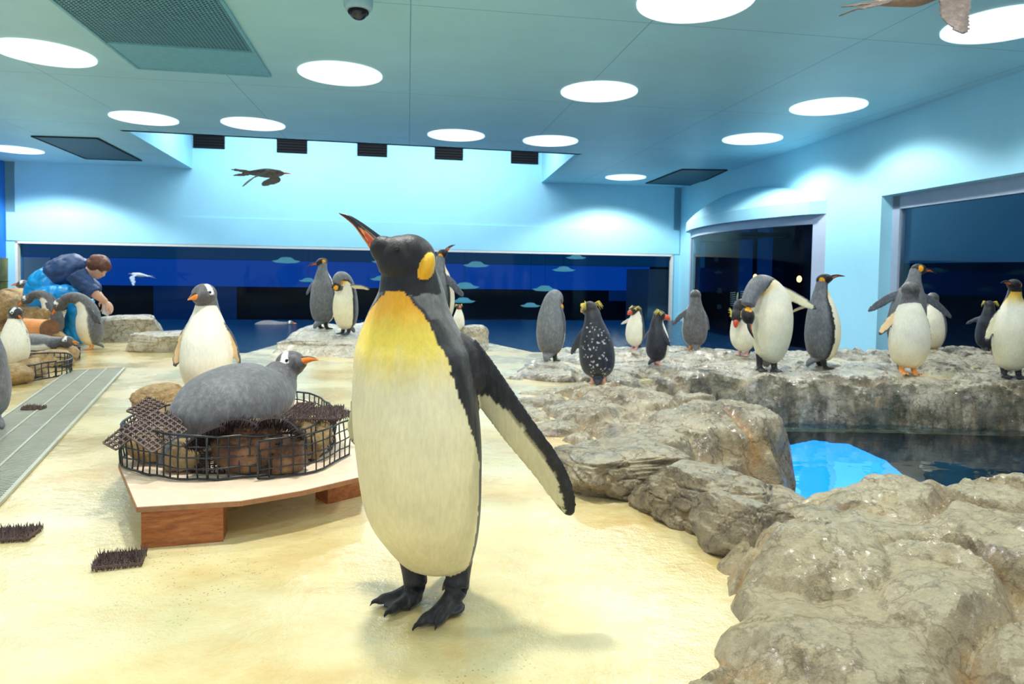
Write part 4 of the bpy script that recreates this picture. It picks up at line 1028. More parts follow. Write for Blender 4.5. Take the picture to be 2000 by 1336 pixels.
basket('mesh_nest_ring', 'big black plastic mesh ring of the nest on the plywood board', RC, RR, BZ+.003, .135, 0, 2*PI, .0028, seed=4, rows=4, sx=.93)
basket('mesh_fence_strip', 'second folded strip of black mesh at the right front of the big nest', RC+Vector((.02,-.02,0)), RR*1.07, BZ+.003, .12, -1.05, -.1, .0026, seed=9, rows=4)
def bmat(name, label, c, u, v, w, h, cell=.018, spike=.012, m=None, seed=1, curl=0, thick=.006, both=False):
    """rubber bristle mat: a grid of bars with short spikes on one face"""
    rnd = random.Random(seed); u = Vector(u).normalized(); v = Vector(v); v = (v-u*v.dot(u)).normalized(); n_ = u.cross(v); c = Vector(c); mb = MB()
    nu, nv = max(2, int(w/cell)), max(2, int(h/cell))
    def P(i, j, k=0):
        x = (i/nu-.5)*w; y = (j/nv-.5)*h
        if curl: a = x*curl; return c+u*(math.sin(a)/curl)+n_*((1-math.cos(a))/curl*-1+k*math.cos(a))+v*y+u*(k*math.sin(a)*1.0)
        return c+u*x+v*y+n_*(k+.006*noise.noise(Vector((x*9, y*9, seed))))
    for j in range(nv+1): 
        for i in range(nu): mb.bar(P(i, j), P(i+1, j), cell*.30, thick, n_)
    for i in range(nu+1):
        for j in range(nv): mb.bar(P(i, j), P(i, j+1), cell*.30, thick, n_)
    if spike:
        for i in range(nu*2+1):
            for j in range(nv*2+1):
                for sd in ((1, -1) if both else (1,)):
                    q0 = P(i/2, j/2); q1 = P(i/2, j/2, sd*spike*(.7+.6*rnd.random()))+Vector((rnd.uniform(-1,1), rnd.uniform(-1,1), rnd.uniform(-1,1)))*spike*.35
                    X = (q1-q0).normalized(); Y = X.cross(Vector((.3,.5,.8))).normalized()*cell*(.22 if both or cell < .014 else .13); Z = X.cross(Y)
                    mb.add([q0+Y, q0-Y*.5+Z*.8, q0-Y*.5-Z*.8, q1], [(0,1,3),(1,2,3),(2,0,3),(0,2,1)])
    o = mb.build(name, m or M['mat']); zmin = min(q[2] for q in mb.v); L = Vector((c.x, c.y, zmin)); o.data.transform(Matrix.Translation(-L)); o.location = L
    return tag(o, label, 'mat', None)
def matq(name, label, px, Ys, **k):
    P = [D(x, y, Y) for (x, y), Y in zip(px, Ys)]; u = P[1]-P[0]; v = P[2]-P[0]
    return bmat(name, label, (P[1]+P[2])/2, u, -v, u.length, v.length, **k)
matq('bristle_mat', 'square brown grid mat leaning on the left front rim of the big nest', ((253,838),(321,796),(284,891)), (2.13,2.25,2.07), cell=.0165, spike=.008, seed=1)
matq('bristle_mat', 'brown grid mat standing behind the leaning square mat', ((258,799),(300,772),(272,822)), (2.3,2.4,2.26), cell=.0165, spike=.010, seed=2)
matq('bristle_mat', 'narrow brown mat strip sticking out left of the big nest', ((208,861),(272,812),(220,882)), (2.16,2.26,2.13), cell=.0165, spike=.011, seed=3)
matq('bristle_mat', 'brown grid mat tucked under the tail of the brooding penguin', ((322,800),(352,822),(312,822)), (2.3,2.28,2.27), cell=.0165, seed=14)
c_ = D(548, 826, 2.22); bmat('curled_bristle_mat', 'dark curled bristle mat arching over the reddish stones at the nest front', c_, (1,.05,-.1), (0,.75,-.45), .17, .10, cell=.013, spike=.017, m=M['matdark'], seed=5, curl=10, both=True)
c_ = D(472, 826, 2.20); bmat('curled_bristle_mat', 'dark curled bristle mat under the breast of the brooding penguin', c_, (1,.05,.05), (0,.8,-.4), .15, .10, cell=.013, spike=.016, m=M['matdark'], seed=6, curl=9, both=True)
c_ = D(408, 852, 2.16); bmat('curled_bristle_mat', 'dark bristle mat sloping down at the nest front below the brooding penguin', c_, (.85,.1,.5), (0,.8,-.4), .13, .09, cell=.013, spike=.016, m=M['matdark'], seed=26, curl=4, both=True)
c_ = D(405, 912, 2.20); bmat('curled_bristle_mat', 'dark bristle mat standing upright behind the front mesh between two stones', c_, (1,0,.05), (0,.1,1), .11, .10, cell=.014, spike=.014, m=M['matdark'], seed=16, curl=2, both=True)
matq('bristle_mat', 'brown bristle mat lying over the right rim of the big nest', ((578,815),(592,793),(655,822)), (2.42,2.62,2.36), cell=.0165, spike=.014, seed=7, both=True)
matq('bristle_mat', 'small brown grid mat upright beside the flipper of the brooding penguin', ((553,812),(590,783),(572,822)), (2.45,2.6,2.4), cell=.015, seed=8)
matq('bristle_mat', 'brown bristle mat strip poking out at the right end of the big nest', ((618,800),(668,806),(620,816)), (2.62,2.55,2.5), cell=.0165, spike=.014, seed=18, both=True)
G_ = 'stones in the big mesh nest'
def stone(name, px, py, Y, z, dim, seed, label, mat, rz=0, **k):
    q = D(px, py, Y); return boulder(name, label, (q.x, Y, z), dim, rz, seed, mat, sub=4 if 'sub' not in k else k.pop('sub'), amp=k.pop('amp', .07), **k)
stone('stone', 492, 900, 2.24, BZ+.004, (.26,.19,.185), 51, 'big reddish stone behind the front mesh of the big nest', M['redstone'], sub=5, group=G_)
stone('stone', 560, 925, 2.24, BZ+.004, (.16,.15,.12), 52, 'dark reddish stone right of the big reddish one behind the mesh', M['redstone'], group=G_)
stone('stone', 300, 925, 2.32, BZ+.004, (.17,.15,.105), 53, 'tan stone at the left front inside the big nest', M['tan'], group=G_)
stone('stone', 362, 925, 2.24, BZ+.004, (.15,.13,.11), 54, 'yellow brown stone second from the left inside the big nest front', M['tan'], group=G_)
stone('stone', 612, 880, 2.42, BZ+.004, (.15,.19,.165), 55, 'tan wedge shaped stone at the right inside the big nest', M['tan'], group=G_)
stone('stone', 592, 800, 2.78, BZ+.004, (.11,.12,.13), 56, 'small tan stone at the right rear of the big nest', M['tan'], group=G_)
stone('stone', 314, 775, 2.98, BZ+.004, (.25,.22,.17), 57, 'big tan flat stone behind the big nest at the left', M['tan'], sub=5, group=G_)
stone('stone', 340, 800, 2.72, BZ+.004, (.20,.15,.135), 58, 'tan stone in front of the standing penguin behind the nest', M['tan'], group=G_)
stone('stone', 300, 905, 2.46, BZ+.004, (.14,.12,.10), 59, 'tan stone half hidden behind the leaning square mat', M['tan'], group=G_)
# loose bristle pieces on the floor
q = G(235,1100); bmat('bristle_mat', 'oval piece of spiky brown mat on the floor before the wooden block', (q.x,q.y,.012), (1,.35,0), (-.3,1,0), .115, .085, cell=.012, spike=.015, both=True, seed=21, m=M['mat'])
q = G(14,1050); bmat('bristle_mat', 'piece of spiky brown mat on the floor cut by the left edge', (q.x,q.y,.012), (1,.2,0), (0,1,0), .15, .09, cell=.012, spike=.015, both=True, seed=22)
q = G(66,803); bmat('bristle_mat', 'small brown mat piece lying on the drain grate', (q.x,q.y,.018), (1,.1,0), (0,1,0), .10, .06, cell=.012, spike=.016, both=True, seed=23)

# floor drain grate
g0, g1 = G(135,727), G(243,721); gd = (G(0,986)-g1); gl = gd.length*1.25; gd.normalize(); gx = (g1-g0)
t = empty('drain_grate', (g0.x, g0.y, 0), 'long slatted floor drain grate running to the left edge', 'drain')
mb = MB(); mb.prism([xy(g0), xy(g1), xy(g1+gd*gl), xy(g0+gd*gl)], .001, .003); child(mb, 'trench', M['trench'], t, world=True)  # dark plate laid on the floor, painting the shadow below the slats
mb = MB()
for f_ in (0, .345, .67, 1): mb.bar(g0+gx*f_+Vector((0,0,.009)), g0+gx*f_+gd*gl+Vector((0,0,.009)), .014 if f_ in (0,1) else .010, .012)
mb.bar(g0+Vector((0,0,.009)), g1+Vector((0,0,.009)), .012, .012); child(mb, 'frame', M['steel'], t, world=True)
mb = MB(); n_ = int(gl/.021)
for i in range(n_): a = g0+gd*(gl*(i+.5)/n_)+Vector((0,0,.008)); mb.bar(a, a+gx, .0085, .007)
child(mb, 'slats', M['steel'], t, world=True)

# left side nests, log and posts
q = G(52,770,.02); basket('mesh_nest_ring', 'black mesh ring of the left nest beside the drain grate', (-3.76, 4.75, .003), .50, .004, .10, 0, 2*PI, .004, seed=31, rows=3, n=60)
q = G(120,722); basket('mesh_nest_ring', 'black mesh ring of the rear left nest under the lying penguin', (-4.02, 5.55, .003), .34, .004, .10, 0, 2*PI, .004, seed=33, rows=3, n=44)
G2 = 'stones of the left nests'
for i, (px, py, Y, dx, dy, dz, sd, lb) in enumerate(((22,765,4.45,.26,.22,.16,61,'large cream stone at the front of the left nest'),(-5,758,4.5,.2,.2,.14,62,'cream stone cut by the left edge in the left nest'),
        (62,742,4.75,.22,.2,.15,63,'cream stone between the two left mesh rings'),(108,706,5.3,.34,.24,.14,64,'broad tan stone in the rear left nest ring'),(128,690,5.5,.18,.2,.15,65,'tan stone before the bill of the lying left penguin'),
        (30,588,7.2,.42,.3,.30,66,'tan stone left of the crouching keeper'),(60,618,6.5,.3,.24,.24,67,'tan stone below the crouching keeper'),(50,628,6.5,.34,.3,.26,68,'tan stone behind the orange log'),
        (8,600,6.8,.34,.3,.36,69,'reddish stone at the far left edge'),(110,660,6.0,.24,.2,.14,70,'tan stone right of the orange log end'),(92,618,6.45,.2,.2,.2,71,'small tan stone at the keeper\'s knees'),(38,604,7.0,.3,.25,.33,72,'tan stone pile top at the far left'))):
    stone('stone', px, py, Y, max(0, D(px, py+(dz*F/Y)*.45, Y).z), (dx,dy,dz), sd, lb, M['tan'], group=G2)
for i, (x_, y_, Y, d_) in enumerate(((8,640,6.4,(1.0,.7,.20)),(70,660,6.2,(.8,.6,.14)),(20,625,7.1,(1.3,.8,.32)),(110,640,7.0,(.8,.6,.13)))):
    q = D(x_, y_, Y); boulder('rock_mound', ['low tan rock mound at the left edge behind the nests','low tan rock mound under the orange log','tan rock mound under the rear left penguins','tan rock mound at the feet of the crouching keeper'][i], (q.x, Y, -.02), d_, .1*i, 80+i, M['tan'], sub=5, sq=.6, amp=.06)
a, b_ = D(48,640,6.0), D(97,643,5.9); t = empty('wooden_log', tuple((a+b_)/2), 'short orange brown log with a dark cut end in the left rocks', 'log')
mb = MB(); mb.tube([a, a.lerp(b_, .5), b_], .085, 24); child(mb, 'log_side', M['logwood'], t, smooth=False, world=True)
d_ = (b_-a).normalized(); mb = MB(); mb.tube([b_-d_*.01, b_+d_*.008], .0865, 24); child(mb, 'cut_end', M['logend'], t, world=True)
c_ = D(7, 545, 7.6); mb = MB(); mb.tube([(c_.x,7.6,.0),(c_.x,7.6,.5),(c_.x+.01,7.6,.87)], [.04,.038,.036], 16); mb.tube([(c_.x,7.6,.60),(c_.x,7.6,.62)], .042, 16)
tag(mb.build('wooden_post', M['bamboo'], smooth=True), 'mossy dark green post at the left edge', 'post')
mb = MB(); mb.tube([D(-4,640,6.9), D(-3,600,6.9)], .06, 12)

# ---------------------------------------------------------------- ceiling fittings
q4 = [G(x, y, CEIL) for x, y in ((269,131),(527,147))]; far0, far1 = q4
dl_ = (G(105,0,CEIL)-far0).normalized(); dr_ = (G(434,0,CEIL)-far1).normalized()
Lg = 2.6
t = empty('ceiling_grille', (far0.x, far0.y, CEIL-.012), 'large perforated metal grille panel in the ceiling at the upper left', 'ceiling grille')
near0, near1 = far0+dl_*Lg, far1+dr_*Lg
def gp(u, v, z=0): a = far0.lerp(near0, v); b_ = far1.lerp(near1, v); p = a.lerp(b_, u); return Vector((p.x, p.y, CEIL+z))
mb = MB(); mb.prism([xy(gp(0,0)), xy(gp(1,0)), xy(gp(1,1)), xy(gp(0,1))], CEIL-.004, CEIL-.002); child(mb, 'backing', M['duct'], t, world=True)
mb = MB()
for a, b_ in (((0,0),(1,0)),((0,0),(0,1)),((1,0),(1,1)),((0,.30),(1,.30))): mb.bar(gp(*a, z=-.012), gp(*b_, z=-.012), .028, .016)
child(mb, 'frame', M['grille'], t, world=True)
mb = MB(); mb.prism([xy(gp(0,0)), xy(gp(1,0)), xy(gp(1,.30)), xy(gp(0,.30))], CEIL-.012, CEIL-.008); child(mb, 'fine_panel', M['grille'], t, world=True)
mb = MB()
for i in range(1, 38): mb.bar(gp(i/38,.30,-.010), gp(i/38,1,-.010), .010, .002)
for i in range(1, 50): v_ = .30+.70*i/50; mb.bar(gp(0,v_,-.010), gp(1,v_,-.010), .010, .002)
child(mb, 'grid_bars', M['grille'], t, world=True)
for nm, pts, lb in (('ceiling_panel', ((62,265),(190,269),(276,313),(168,309)), 'dark flat ceiling panel at the upper left near the back wall'), ('ceiling_panel', ((1262,357),(1332,330),(1420,331),(1356,361)), 'dark flat ceiling panel above the bow window')):
    P_ = [G(x, y, CEIL) for x, y in pts]; c_ = sum(P_, Vector())/4
    t = empty(nm, (c_.x, c_.y, CEIL-.012), lb, 'ceiling panel')
    mb = MB(); mb.prism([xy(q) for q in P_], CEIL-.012, CEIL-.002); child(mb, 'panel', M['duct'], t, world=True)
    mb = MB()
    for i in range(4): a, b_ = P_[i], P_[(i+1) % 4]; mb.bar(a-Vector((0,0,.012)), b_-Vector((0,0,.012)), .03, .014)
    child(mb, 'frame', M['louvre'], t, world=True)
c_ = G(700, -14, CEIL); dr = c_.length*0+math.hypot(c_.x, c_.y)*27/F
t = empty('security_camera', (c_.x, c_.y, CEIL), 'round dome security camera with dark bubble on the ceiling', 'camera')
mb = MB(); n_ = 32
def lathe(mb, prof, ns=32):
    vs = [(r*math.cos(2*PI*k/ns), r*math.sin(2*PI*k/ns), z) for r, z in prof for k in range(ns)]
    return mb.add(vs, [(i*ns+k, i*ns+(k+1) % ns, (i+1)*ns+(k+1) % ns, (i+1)*ns+k) for i in range(len(prof)-1) for k in range(ns)])
lathe(mb, [(dr,0),(dr*1.0,-.10),(dr*.86,-.125),(dr*.68,-.13),(0.001,-.13)]); child(mb, 'housing', plain('cam_housing', (150,190,205), .35), t, smooth=True)
mb = MB(); lathe(mb, [(dr*.66*math.cos(a), -.13-dr*.62*math.sin(a)) for a in [PI/2*i/10 for i in range(11)]]); child(mb, 'dome_bubble', plain('dome', (38,44,58), .06), t, smooth=True)
mb = MB(); lathe(mb, [(dr*.67,-.128),(dr*.73,-.14),(dr*.67,-.152)]); child(mb, 'ring', M['louvre'], t, smooth=True)

# glowing saucers built for the pale discs in the back window; cords added
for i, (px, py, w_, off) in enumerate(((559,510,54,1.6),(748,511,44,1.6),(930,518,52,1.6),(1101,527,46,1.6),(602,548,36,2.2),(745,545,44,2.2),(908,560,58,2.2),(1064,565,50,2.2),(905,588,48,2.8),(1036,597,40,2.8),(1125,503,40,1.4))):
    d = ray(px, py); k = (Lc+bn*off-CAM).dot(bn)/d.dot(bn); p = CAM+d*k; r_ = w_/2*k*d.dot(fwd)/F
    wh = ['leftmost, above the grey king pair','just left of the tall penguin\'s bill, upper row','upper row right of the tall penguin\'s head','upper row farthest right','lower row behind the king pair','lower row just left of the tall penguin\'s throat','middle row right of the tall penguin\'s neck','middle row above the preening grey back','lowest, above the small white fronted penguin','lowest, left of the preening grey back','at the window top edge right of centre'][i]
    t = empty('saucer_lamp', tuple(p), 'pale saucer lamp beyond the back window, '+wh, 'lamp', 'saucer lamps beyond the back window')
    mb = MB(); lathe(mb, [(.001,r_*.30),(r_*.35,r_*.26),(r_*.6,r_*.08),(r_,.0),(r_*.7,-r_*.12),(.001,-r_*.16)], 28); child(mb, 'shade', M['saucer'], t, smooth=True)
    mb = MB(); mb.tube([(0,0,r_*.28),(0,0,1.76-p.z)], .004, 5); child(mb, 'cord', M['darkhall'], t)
# little warm lamps, a bluish figure and a text board behind the bow window
for i, (px, py) in enumerate(((1475,541),(1561,545))):
    d = ray(px, py); k = ((Rc+rn*2.0)-CAM).dot(rn)/d.dot(rn); p = CAM+d*k; mb = MB(); mb.ellipsoid((0,0,0), Matrix.Identity(3), (.05,.05,.07), 12, 8)
    t = empty('wall_lamp', tuple(p), ['small warm lamp seen left in the bow window','small warm lamp seen right in the bow window'][i], 'lamp'); child(mb, 'bulb', M['warm'], t, smooth=True)
    mb = MB(); mb.bar((0,0,.05), (0,0,2.6-p.z), .02); child(mb, 'rod', M['darkhall'], t)
def rp(px, py, off): d = ray(px, py); k = ((Rc+rn*off)-CAM).dot(rn)/d.dot(rn); return CAM+d*k
a, b_ = rp(1422,640,1.0), rp(1456,640,1.0); za, zb_ = rp(1440,572,1.0).z, rp(1440,664,1.0).z
t = empty('info_board', (a.x, a.y, zb_), 'dark information board with faint text lines behind the bow window', 'sign')
mb = MB(); wseg(mb, a, b_, -1.0, za, rn, .03); child(mb, 'panel', M['louvre'], t, world=True)
mb = MB()
for r0_, r1_ in ((574,600),(608,628),(634,655)):
    y_ = r0_
    while y_ < r1_:
        z_ = rp(1440, y_, 1.0).z; mb.bar(a.lerp(b_, .10)-rn*.012+Vector((0,0,z_-a.z)), a.lerp(b_, .42)-rn*.012+Vector((0,0,z_-a.z)), .004, .018)
        if y_ < 594: mb.bar(a.lerp(b_, .70)-rn*.012+Vector((0,0,z_-a.z)), a.lerp(b_, .95)-rn*.012+Vector((0,0,z_-a.z)), .004, .018)
        y_ += 4.2
child(mb, 'text_lines', plain('faint_text', (150,160,170), .6), t, world=True)
for py in (577, 604):
    p0_ = a.lerp(b_, .55)-rn*.016; z_ = rp(1440, py+3, 1.0).z; mb = MB(); mb.ellipsoid((p0_.x, p0_.y, z_), Matrix.Rotation(.2,3,'X'), (.02,.05,.11), 10, 8); child(mb, 'penguin_picture', plain('pale_picture', (230,225,180), .6), t, world=True)

# ---------------------------------------------------------------- all the other penguins
TB = build_ter([o for o in TER if not o.name.startswith('stone')]+[floor])
def hit(px, py):
    for k in range(40):
        r_ = TB.ray_cast(CAM, ray(px, py+k))
        if r_[0] is not None and r_[0].z > -.2: return r_[0]
    return G(px, py)
def ground(x, y): return TB.ray_cast(Vector((x, y, .6)), Vector((0,0,-1)))[0]
def stand(px, py): h = hit(px, py); return h
def PG(px, py, ptop, name, label, sp, ydeg, vox=.009, hs=.965, pos=None, Hf=None, **kw):
    """put a penguin's feet where the picture shows them and size it from its height"""
    p = pos if pos is not None else hit(px, py); Y = p.y; H = Hf or (py-ptop)*Y/F/hs
    p = Vector((p.x, p.y, p.z-.004)); return penguin(name, label, sp, p, math.radians(ydeg), H, vox, **kw)
def wdir(x, y, z): return (x, y, z)
R_ = math.radians
# standing gentoo behind the nest
Yb = 3.25; qb = D(404, 700, Yb)
gz = .11; Hb = (D(400,578,Yb).z-gz)/.985
stone('stone', 410, 800, 3.22, -.0, (.42,.34,.16), 90, 'flat tan stone carrying the standing grey headed penguin', M['tan'], group='stones in the big mesh nest')
penguin('gentoo_penguin', 'standing penguin with grey head and cream belly behind the big nest', 'gentoo', (qb.x, Yb, .14), R_(8), .60, .006, hd=(-.18,-1,-.12), flip=((R_(20),R_(0),R_(0),1.25),(R_(24),R_(0),R_(0),1.25)), k=dict(throat=.80, hb=96, stance=1.2, ring=1), band=-1, lean=(.0,.0), fw=.11)
# brooding gentoo on the nest
lie = [(0,.46,.10,.03,.025,0,.02),(0,.40,.16,.11,.10,0,.08),(0,.33,.21,.21,.18,0,.2),(0,.20,.25,.29,.245,0,.32),(0,.05,.27,.305,.265,0,.42),(0,-.10,.29,.275,.25,0,.55),(0,-.22,.32,.22,.21,0,.68),(0,-.30,.37,.155,.16,0,.77),(0,-.345,.42,.118,.12,0,.84),(0,-.375,.455,.10,.10,0,.9)]
pb = D(468, 800, 2.52)
penguin('gentoo_penguin', 'grey backed penguin brooding on the big nest with orange bill to the right', 'gentoo', (pb.x-.015, 2.56, BZ-.005), R_(153), .60, .005, pose='lie', hd=(.95,-.28,.22), ctrl=lie, flip=((R_(4),R_(6),R_(0),.8),(R_(6),R_(0),R_(8),.95)), k=dict(bl=1.25, hc=(0,-.40,.485), hb=66, throat=.70, ts=.62, ring=1), legs=False, tail=True, fw=.10)
# bowing gentoo on the left
PG(180, 682, 590, 'gentoo_penguin', 'pale bellied penguin bowing its dark head left near the keeper\'s knees', 'gentoo', -62, .007, Hf=.60, pose='bow', hd=(-.55,-.2,-.8), flip=((R_(4),0,0),(R_(12),R_(-14),R_(30),1.2)), k=dict(throat=.74, hb=84, ring=1), lean=(0,-.10))
# white bellied gentoo behind the log
p = D(108, 660, 6.5); PG(118, 664, 602, 'gentoo_penguin', 'penguin with head tucked down to the left beside the orange log', 'gentoo', -70, .009, pos=Vector((p.x, 6.5, ground(p.x, 6.5).z)), Hf=.50, pose='bow', hd=(-.8,-.3,-.6), flip=((R_(4),0,0),(R_(12),0,0)), k=dict(throat=.74, ring=1), lean=(0,-.15))
# front left gentoo
p = D(30, 700, 4.75); penguin('gentoo_penguin', 'dark headed penguin standing in the left nest with orange bill pointing down right', 'gentoo', (p.x, 4.75, .05), R_(25), .465, .007, hd=(.85,-.35,-.45), flip=((R_(8),0,0),(R_(10),R_(10),0)), k=dict(grey=0, throat=.78, ring=1))
lie2 = [(0,.50,.10,.03,.025,0,.02),(0,.44,.13,.09,.07,0,.08),(0,.36,.16,.15,.12,0,.2),(0,.22,.18,.20,.155,0,.32),(0,.05,.19,.21,.165,0,.42),(0,-.12,.19,.19,.155,0,.55),(0,-.27,.20,.14,.125,0,.68),(0,-.38,.22,.10,.10,0,.77),(0,-.46,.23,.085,.085,0,.84),(0,-.52,.235,.075,.075,0,.9)]
p = D(78, 684, 5.5); penguin('gentoo_penguin', 'grey penguin lying in the rear left nest with bill to the right', 'gentoo', (p.x-.04, 5.5, .05), R_(80), .52, .009, pose='lie', hd=(1,-.1,-.02), ctrl=lie2, flip=((R_(4),0,0,.8),(R_(4),0,0,.8)), k=dict(hc=(0,-.56,.245), throat=.72, ring=1), legs=False)
p = D(35, 590, 7.3); penguin('gentoo_penguin', 'grey penguin lying on rocks behind with its head hanging low', 'gentoo', (p.x, 7.3, .22), R_(70), .66, .012, pose='lie', hd=(.8,-.3,-.5), ctrl=lie2, flip=((R_(4),0,0,.8),(R_(4),0,0,.8)), k=dict(hc=(0,-.56,.2), throat=.72), legs=False)
p = D(2, 595, 7.0); penguin('gentoo_penguin', 'dark penguin lying at the far left edge of the rocks', 'gentoo', (p.x-.1, 7.0, .22), R_(75), .6, .012, pose='lie', hd=(.9,-.3,-.2), ctrl=lie2, flip=((R_(4),0,0,.8),(R_(4),0,0,.8)), k=dict(hc=(0,-.56,.22), throat=.72, grey=0), legs=False)
p = D(50, 590, 8.0); penguin('gentoo_penguin', 'small far penguin with red bill left of the keeper\'s back', 'gentoo', (p.x, 8.0, 0), R_(-60), .62, .012, hd=(-1,-.3,-.05), flip=((R_(5),0,0),(R_(5),0,0)))
p = G(-8, 842); penguin('gentoo_penguin', 'penguin mostly outside the left edge showing only its grey tail end', 'gentoo', (p.x-.06, p.y, 0), R_(-95), .62, .01, hd=(-1,0,0), flip=((R_(8),0,0),(R_(8),0,0)))
# the pair on the platform
PG(630, 643, 503, 'king_penguin', 'grey backed king penguin with bill to the left and one flipper held out', 'king', 150, .0085, hd=(-.8,-.35,-.25), flip=((R_(6),0,0),(R_(52),R_(5),R_(-10),1.1)), k=dict(px=-.3, pz=-.1, nape=95, hb=70, throat=.9))
PG(676, 653, 540, 'king_penguin', 'white fronted king penguin preening with a flipper raised behind its neighbour', 'king', -38, .0085, hs=.80, pose='preen', hd=(.6,.75,-.1), flip=((R_(6),0,0,.9),(R_(82),R_(-30),R_(0),.95)), k=dict(hb=86, pk=.25, throat=.95))
p = D(858, 640, 7.9); PG(862, 650, 492, 'king_penguin', 'king penguin behind the tall one\'s neck with bill lifted to the right', 'king', 145, .0085, pos=Vector((p.x,7.9,.09)), Hf=.98, hd=(.75,.1,.66), flip=((R_(48),R_(0),0,1.15),(R_(5),0,0)), k=dict(px=-.35, pz=-.1, nape=95, hb=95))
p = ground(D(896,650,7.0).x, 7.0); PG(896, 640, 590, 'rockhopper_penguin', 'small white fronted rockhopper penguin on a pale boulder', 'rock', -8, .007, pos=p, Hf=.31, hd=(.3,-1,-.1), flip=((R_(6),0,0),(R_(8),0,0)))
# right hand group
PG(1074, 706, 577, 'king_penguin', 'grey backed king penguin preening with its head hidden in front', 'king', 158, .008, hs=.80, pose='preen', hd=(.2,.8,-.6), flip=((R_(16),R_(8),0,1.05),(R_(3),R_(0),0)), k=dict(hb=86, pk=-.15, throat=.97))
PG(1168, 751, 590, 'rockhopper_penguin', 'dark speckled rockhopper penguin seen from behind with head turned left', 'rock', 172, .0055, hd=(-.35,.85,-.15), flip=((R_(7),R_(0),R_(0),1.25),(R_(34),R_(4),R_(-10),1.15)), k=dict(speckle=1, seed=3, hb=80), lean=(.12,0))
PG(1240, 682, 597, 'rockhopper_penguin', 'white sided rockhopper penguin bending its head to the left with flipper out', 'rock', -62, .008, hs=.90, Hf=.47, hd=(-.75,-.5,-.35), flip=((R_(55),R_(20),R_(0),1.1),(R_(5),0,0)), k=dict(seed=5, hb=95), lean=(0,.05), hoff=(0,-.06,-.06))
PG(1282, 713, 606, 'rockhopper_penguin', 'small wet black rockhopper penguin facing right with red bill', 'rock', 112, .006, hd=(.85,-.25,-.28), flip=((R_(22),R_(15),0,1.15),(R_(42),R_(-15),0,1.1)), k=dict(seed=8, hb=66))
PG(1356, 685, 568, 'gentoo_penguin', 'grey backed penguin seen from behind with both flippers away from its sides', 'gentoo', 176, .008, hd=(.1,.95,.05), flip=((R_(20),R_(0),0,1.15),(R_(45),R_(0),0,1.2)), k=dict(hb=88), band=-1)
PG(1452, 694, 597, 'rockhopper_penguin', 'hunched dark penguin half hidden behind the yellow bellied preening one', 'rock', -50, .009, hs=.8, pose='preen', hd=(-.2,-.4,-.9), flip=((R_(8),0,0,1.1),(R_(8),0,0,1.1)), k=dict(seed=9), Hf=.62)
PG(1497, 724, 558, 'king_penguin', 'king penguin bent forward preening its yellowish belly with orange neck patch', 'king', -12, .007, hs=.81, pose='preen', hd=(-.12,-.35,-.93), flip=((R_(4),0,0),(R_(40),R_(8),R_(-30),1.1)), k=dict(pk=.55, hb=98, throat=.88, px=-.75, pz=.2, nape=60), stance_=0) if False else None
bent = [(.02,.02,.09,.05,.05,0,.085),(.03,.01,.14,.11,.10,0,.13),(.03,0,.22,.145,.14,0,.2),(.03,-.01,.34,.17,.165,0,.32),(.03,-.01,.48,.175,.17,0,.46),(.02,-.0,.60,.165,.155,0,.58),(-.01,-.01,.70,.135,.13,0,.67),(-.06,-.04,.76,.10,.10,0,.74),(-.12,-.09,.76,.078,.08,0,.80),(-.18,-.14,.68,.068,.07,0,.86),(-.21,-.17,.59,.06,.062,0,.91)]
PG(1497, 724, 558, 'king_penguin', 'king penguin bent forward preening its yellowish belly with orange neck patch', 'king', -8, .007, Hf=.90, ctrl=bent, hd=(.12,-.30,-.95), flip=((R_(3),0,0,.9),(R_(38),R_(8),R_(-50),1.15)), k=dict(hc=(-.215,-.18,.52), hb=96, throat=.895, px=-.62, pz=.1, nape=100, hup=(-1,-.3,.1)))
PG(1603, 719, 535, 'king_penguin', 'upright king penguin in profile with long bill pointing right', 'king', 90, .0065, hd=(.95,-.2,.24), flip=((R_(8),R_(-8),R_(20),1.15),(R_(20),R_(-72),R_(0),1.0)), k=dict(px=-.42, pz=-.15, hb=74, nape=75), lean=(0,.03))
p = ground(D(1768,690,6.35).x-.02, 6.35); PG(1768, 705, 540, 'king_penguin', 'king penguin behind the pale bellied one with both flippers spread and orange ear patch', 'king', 165, .0075, pos=p, Hf=.93, hd=(.8,.1,-.1), flip=((R_(58),R_(0),0,1.2),(R_(48),R_(0),0,1.2)), k=dict(px=-.2, pz=.1, hb=80, nape=90), lean=(-.11,0))
PG(1772, 730, 553, 'gentoo_penguin', 'pale bellied grey penguin with its left flipper out in front of the spread king', 'gentoo', -6, .006, hd=(.35,.85,-.05), flip=((R_(42),R_(10),R_(-40),1.1),(R_(12),R_(5),R_(-30),1.1)), k=dict(throat=.74, hb=100, eyes=1))
p = ground(D(1818,700,6.75).x, 6.75); PG(1815, 715, 585, 'gentoo_penguin', 'grey penguin mostly hidden behind the pale bellied one, flipper showing at its right', 'gentoo', -30, .009, pos=p, Hf=.62, hd=(.3,.9,0), flip=((R_(8),0,0),(R_(14),R_(5),R_(-40),1.1)), k=dict(hb=60))
PG(1974, 737, 545, 'king_penguin', 'king penguin cut by the right edge with black head and yellow throat', 'king', -14, .0065, hd=(-.95,-.35,.16), flip=((R_(26),R_(6),R_(-30),1.15),(R_(20),R_(6),R_(-30),1.1)), k=dict(hb=98, throat=.86, px=-.6, pz=-.2, nape=140))
p = ground(D(1928,695,6.7).x, 6.7); PG(1928, 700, 600, 'rockhopper_penguin', 'dark penguin mostly hidden behind the king at the right edge', 'rock', 130, .009, pos=p, Hf=.54, hd=(.4,.9,0), flip=((R_(10),0,0),(R_(60),0,0)), k=dict(seed=12))
